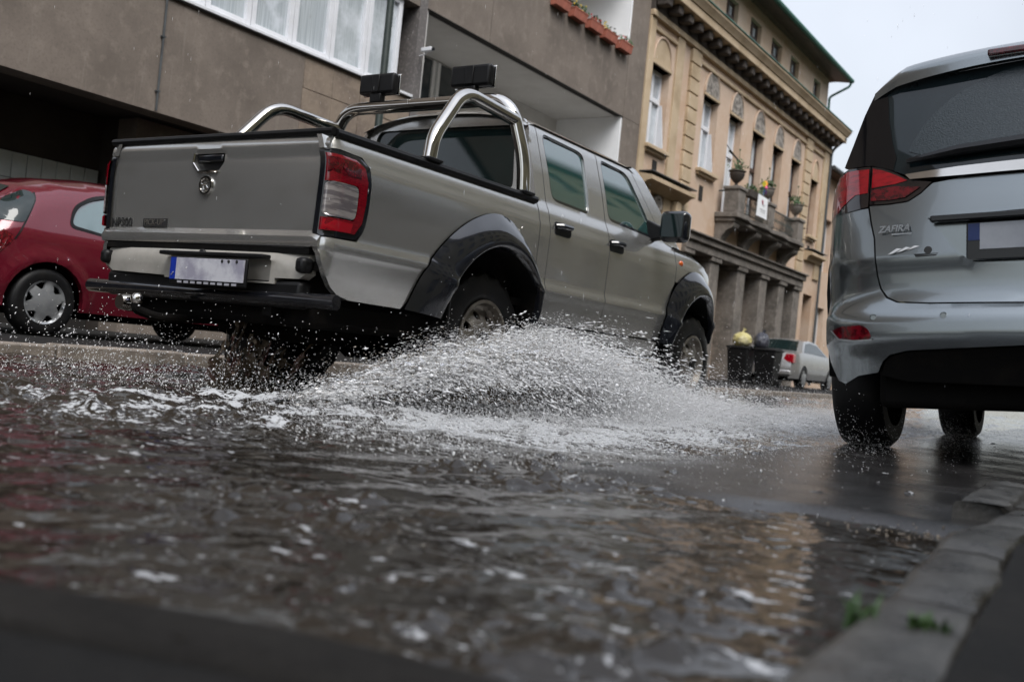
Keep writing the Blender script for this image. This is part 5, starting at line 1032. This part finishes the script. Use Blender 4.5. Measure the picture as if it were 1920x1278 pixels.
def cloud(n, fx, fy, fz, vel, m, a=.0011, b=.0036, st=(1.4, 3.6), fine=False):
    P = np.stack([fx(n), fy(n), fz(n)], 1); k = P[:, 2] > .035; P = P[k]; V_ = np.array(vel) + rng.normal(0, .6, P.shape)
    if fine: mist('spray_mist', P, V_, rng.uniform(.0006, .0013, len(P)), rng.uniform(2, 6, (len(P), 1)), m)
    else: drops('spray', P, V_, sizes(len(P), a, b), rng.uniform(*st, len(P)), m)
U = lambda a, b: (lambda n: rng.uniform(a, b, n)); Nn = lambda m_, s: (lambda n: rng.normal(m_, s, n)); Ex = lambda s: (lambda n: .03 + rng.exponential(s, n))
cloud(100000, Nn(-2.0, .42), U(2.2, 9.0), Ex(.042), (.8, .6, -1), 'drop', fine=True)     # low hiss over the wash
cloud(16000, Nn(-2.0, .38), U(2.0, 8.5), Ex(.022), (.8, .6, -1), 'drop')
cloud(45000, Nn(-1.95, .5), U(4.6, 11.0), Ex(.065), (.6, .8, -.6), 'drop', fine=True)    # thrown ahead of the front wheel
cloud(6000, Nn(-2.3, .5), U(6.5, 11.5), Ex(.08), (.6, .8, -.6), 'drop')
cloud(2200, U(-3.25, -2.85), Nn(7.3, .45), Ex(.10), (.8, -.4, -.3), 'drop')
cloud(4500, U(-4.75, -3.2), Nn(3.1, .4), Ex(.10), (.2, -.8, -.6), 'drop', .0010, .0036)
cloud(3000, Nn(-4.0, .8), U(1.3, 4.0), Ex(.018), (.3, -.6, -.6), 'drop', .0011, .0034)
cloud(700, U(-3.4, -2.6), U(3.0, 8.0), lambda n: .1 + rng.exponential(.16, n), (.6, .4, -.8), 'drop', .0011, .003)
cloud(1000, U(-1.7, -.9), U(4.2, 6.2), Ex(.09), (.6, .6, -.6), 'drop', .0009, .0024)
# thin curtains of water behind the hidden rear wheel
def curtain(x0, y0, y1, h, ph):
    nu, nv = 70, 30; u = np.linspace(0, 1, nu)[:, None] * np.ones((1, nv)); v = np.ones((nu, 1)) * np.linspace(0, 1, nv)[None]; n1 = fbm(u * 12 + ph, v * 5, 4, .6)
    x = x0 + .20 * v ** 1.4 + .05 * n1; y = y0 + (y1 - y0) * u - .10 * v; z = .02 + h * v * (.55 + .9 * (fbm(u * 6 + ph, v * 0 + ph, 3) + .35)) + .02 * n1
    i = np.arange(nu * nv).reshape(nu, nv); F = np.stack([i[:-1, :-1], i[1:, :-1], i[1:, 1:], i[:-1, 1:]], -1).reshape(-1, 4); k = fbm(u * 40 + ph, v * 6, 4, .6) + .4 * (v - .6) < .02
    big_mesh('water_splash', np.stack([x, y, z], -1).reshape(-1, 3), F[k[:-1, :-1].ravel()], 'sheet', 'stuff')
curtain(-4.15, 3.55, 3.85, .34, 2.); curtain(-3.95, 3.3, 3.9, .20, 5.)
# rain in the air
n = 600; P = np.stack([rng.uniform(-6, 1, n), rng.uniform(2.2, 9, n), rng.uniform(.1, 3.5, n)], 1)
drops('rain', P, np.tile([[.25, .1, -6.]], (n, 1)) + rng.normal(0, .1, (n, 3)), np.full(n, .0006), rng.uniform(14, 26, n), 'drop')
# ---------------------------------------------------------------- small things on the kerb
M['grass'] = mat('kerb_weed', (.03, .07, .015), .5, noise=(30, (.05, .10, .025), .4, .6))
M['leaf_dead'] = mat('dead_leaf', (.28, .20, .10), .7)
M['pebble'] = mat('pebble', (.24, .19, .14), .5, noise=(25, (.38, .33, .27), .4, .65))
def tuft(x, y, z, n, h, lab):
    mb = MB()
    for k in range(n):
        a = random.uniform(0, 6.28); L = h * random.uniform(.5, 1); w = .0035; b = Vector((x + random.uniform(-.02, .02), y + random.uniform(-.015, .015), z)); o = Vector((math.cos(a), math.sin(a), 0)); s = Vector((-o.y, o.x, 0)) * w; pts = [b, b + o * L * .2 + Vector((0, 0, L * .55)), b + o * L * .6 + Vector((0, 0, L * .8))]
        mb.add([pts[0] - s, pts[0] + s, pts[1] + s * .8, pts[1] - s * .8, pts[2]], [(0, 1, 2, 3), (3, 2, 4)])
    o = mb.build('weed_tuft', 'grass', smooth=False); setp(o, lab, 'weed', 'weeds growing from the kerb')
tuft(-.262, 1.16, .07, 14, .055, 'bright green weed sprouting over the water edge of the kerb')
tuft(-.19, 1.16, .088, 30, .022, 'low green weed in the joint across the kerb stones')
tuft(-.16, 2.30, .09, 30, .06, 'green weed at the shaded far end of the near kerb')
n = 170; gx = rng.normal(-.40, .07, n); gy = rng.normal(2.27, .035, n); P = np.stack([gx, gy, np.maximum(ground_z(gx, gy), WATER_Z - .004) + .001], 1); k = P[:, 0] < -.30
drops('gravel', P[k], rng.normal(0, 1, (k.sum(), 3)) * np.array([1, 1, .2]), rng.uniform(.0015, .0045, k.sum()), rng.uniform(.9, 1.5, k.sum()), 'pebble')
for x, y, a, lab in ((-.62, .52, .4, 'tan leaf scrap on the near pavement, leftmost'), (-.56, .545, 1.3, 'tan leaf scrap on the near pavement, middle of three'), (-.40, .60, 2.2, 'tan leaf scrap on the near pavement edge, rightmost')):
    o = MB().add([(-.010, 0, 0), (0, -.004, .002), (.011, 0, 0), (0, .004, .001)], [(0, 1, 2, 3)]).build('fallen_leaf', 'leaf_dead'); o.location = (x, y, pave_z(x, y) + .006); o.rotation_euler = (0, 0, a); setp(o, lab, 'leaf', 'leaf scraps on the pavement')
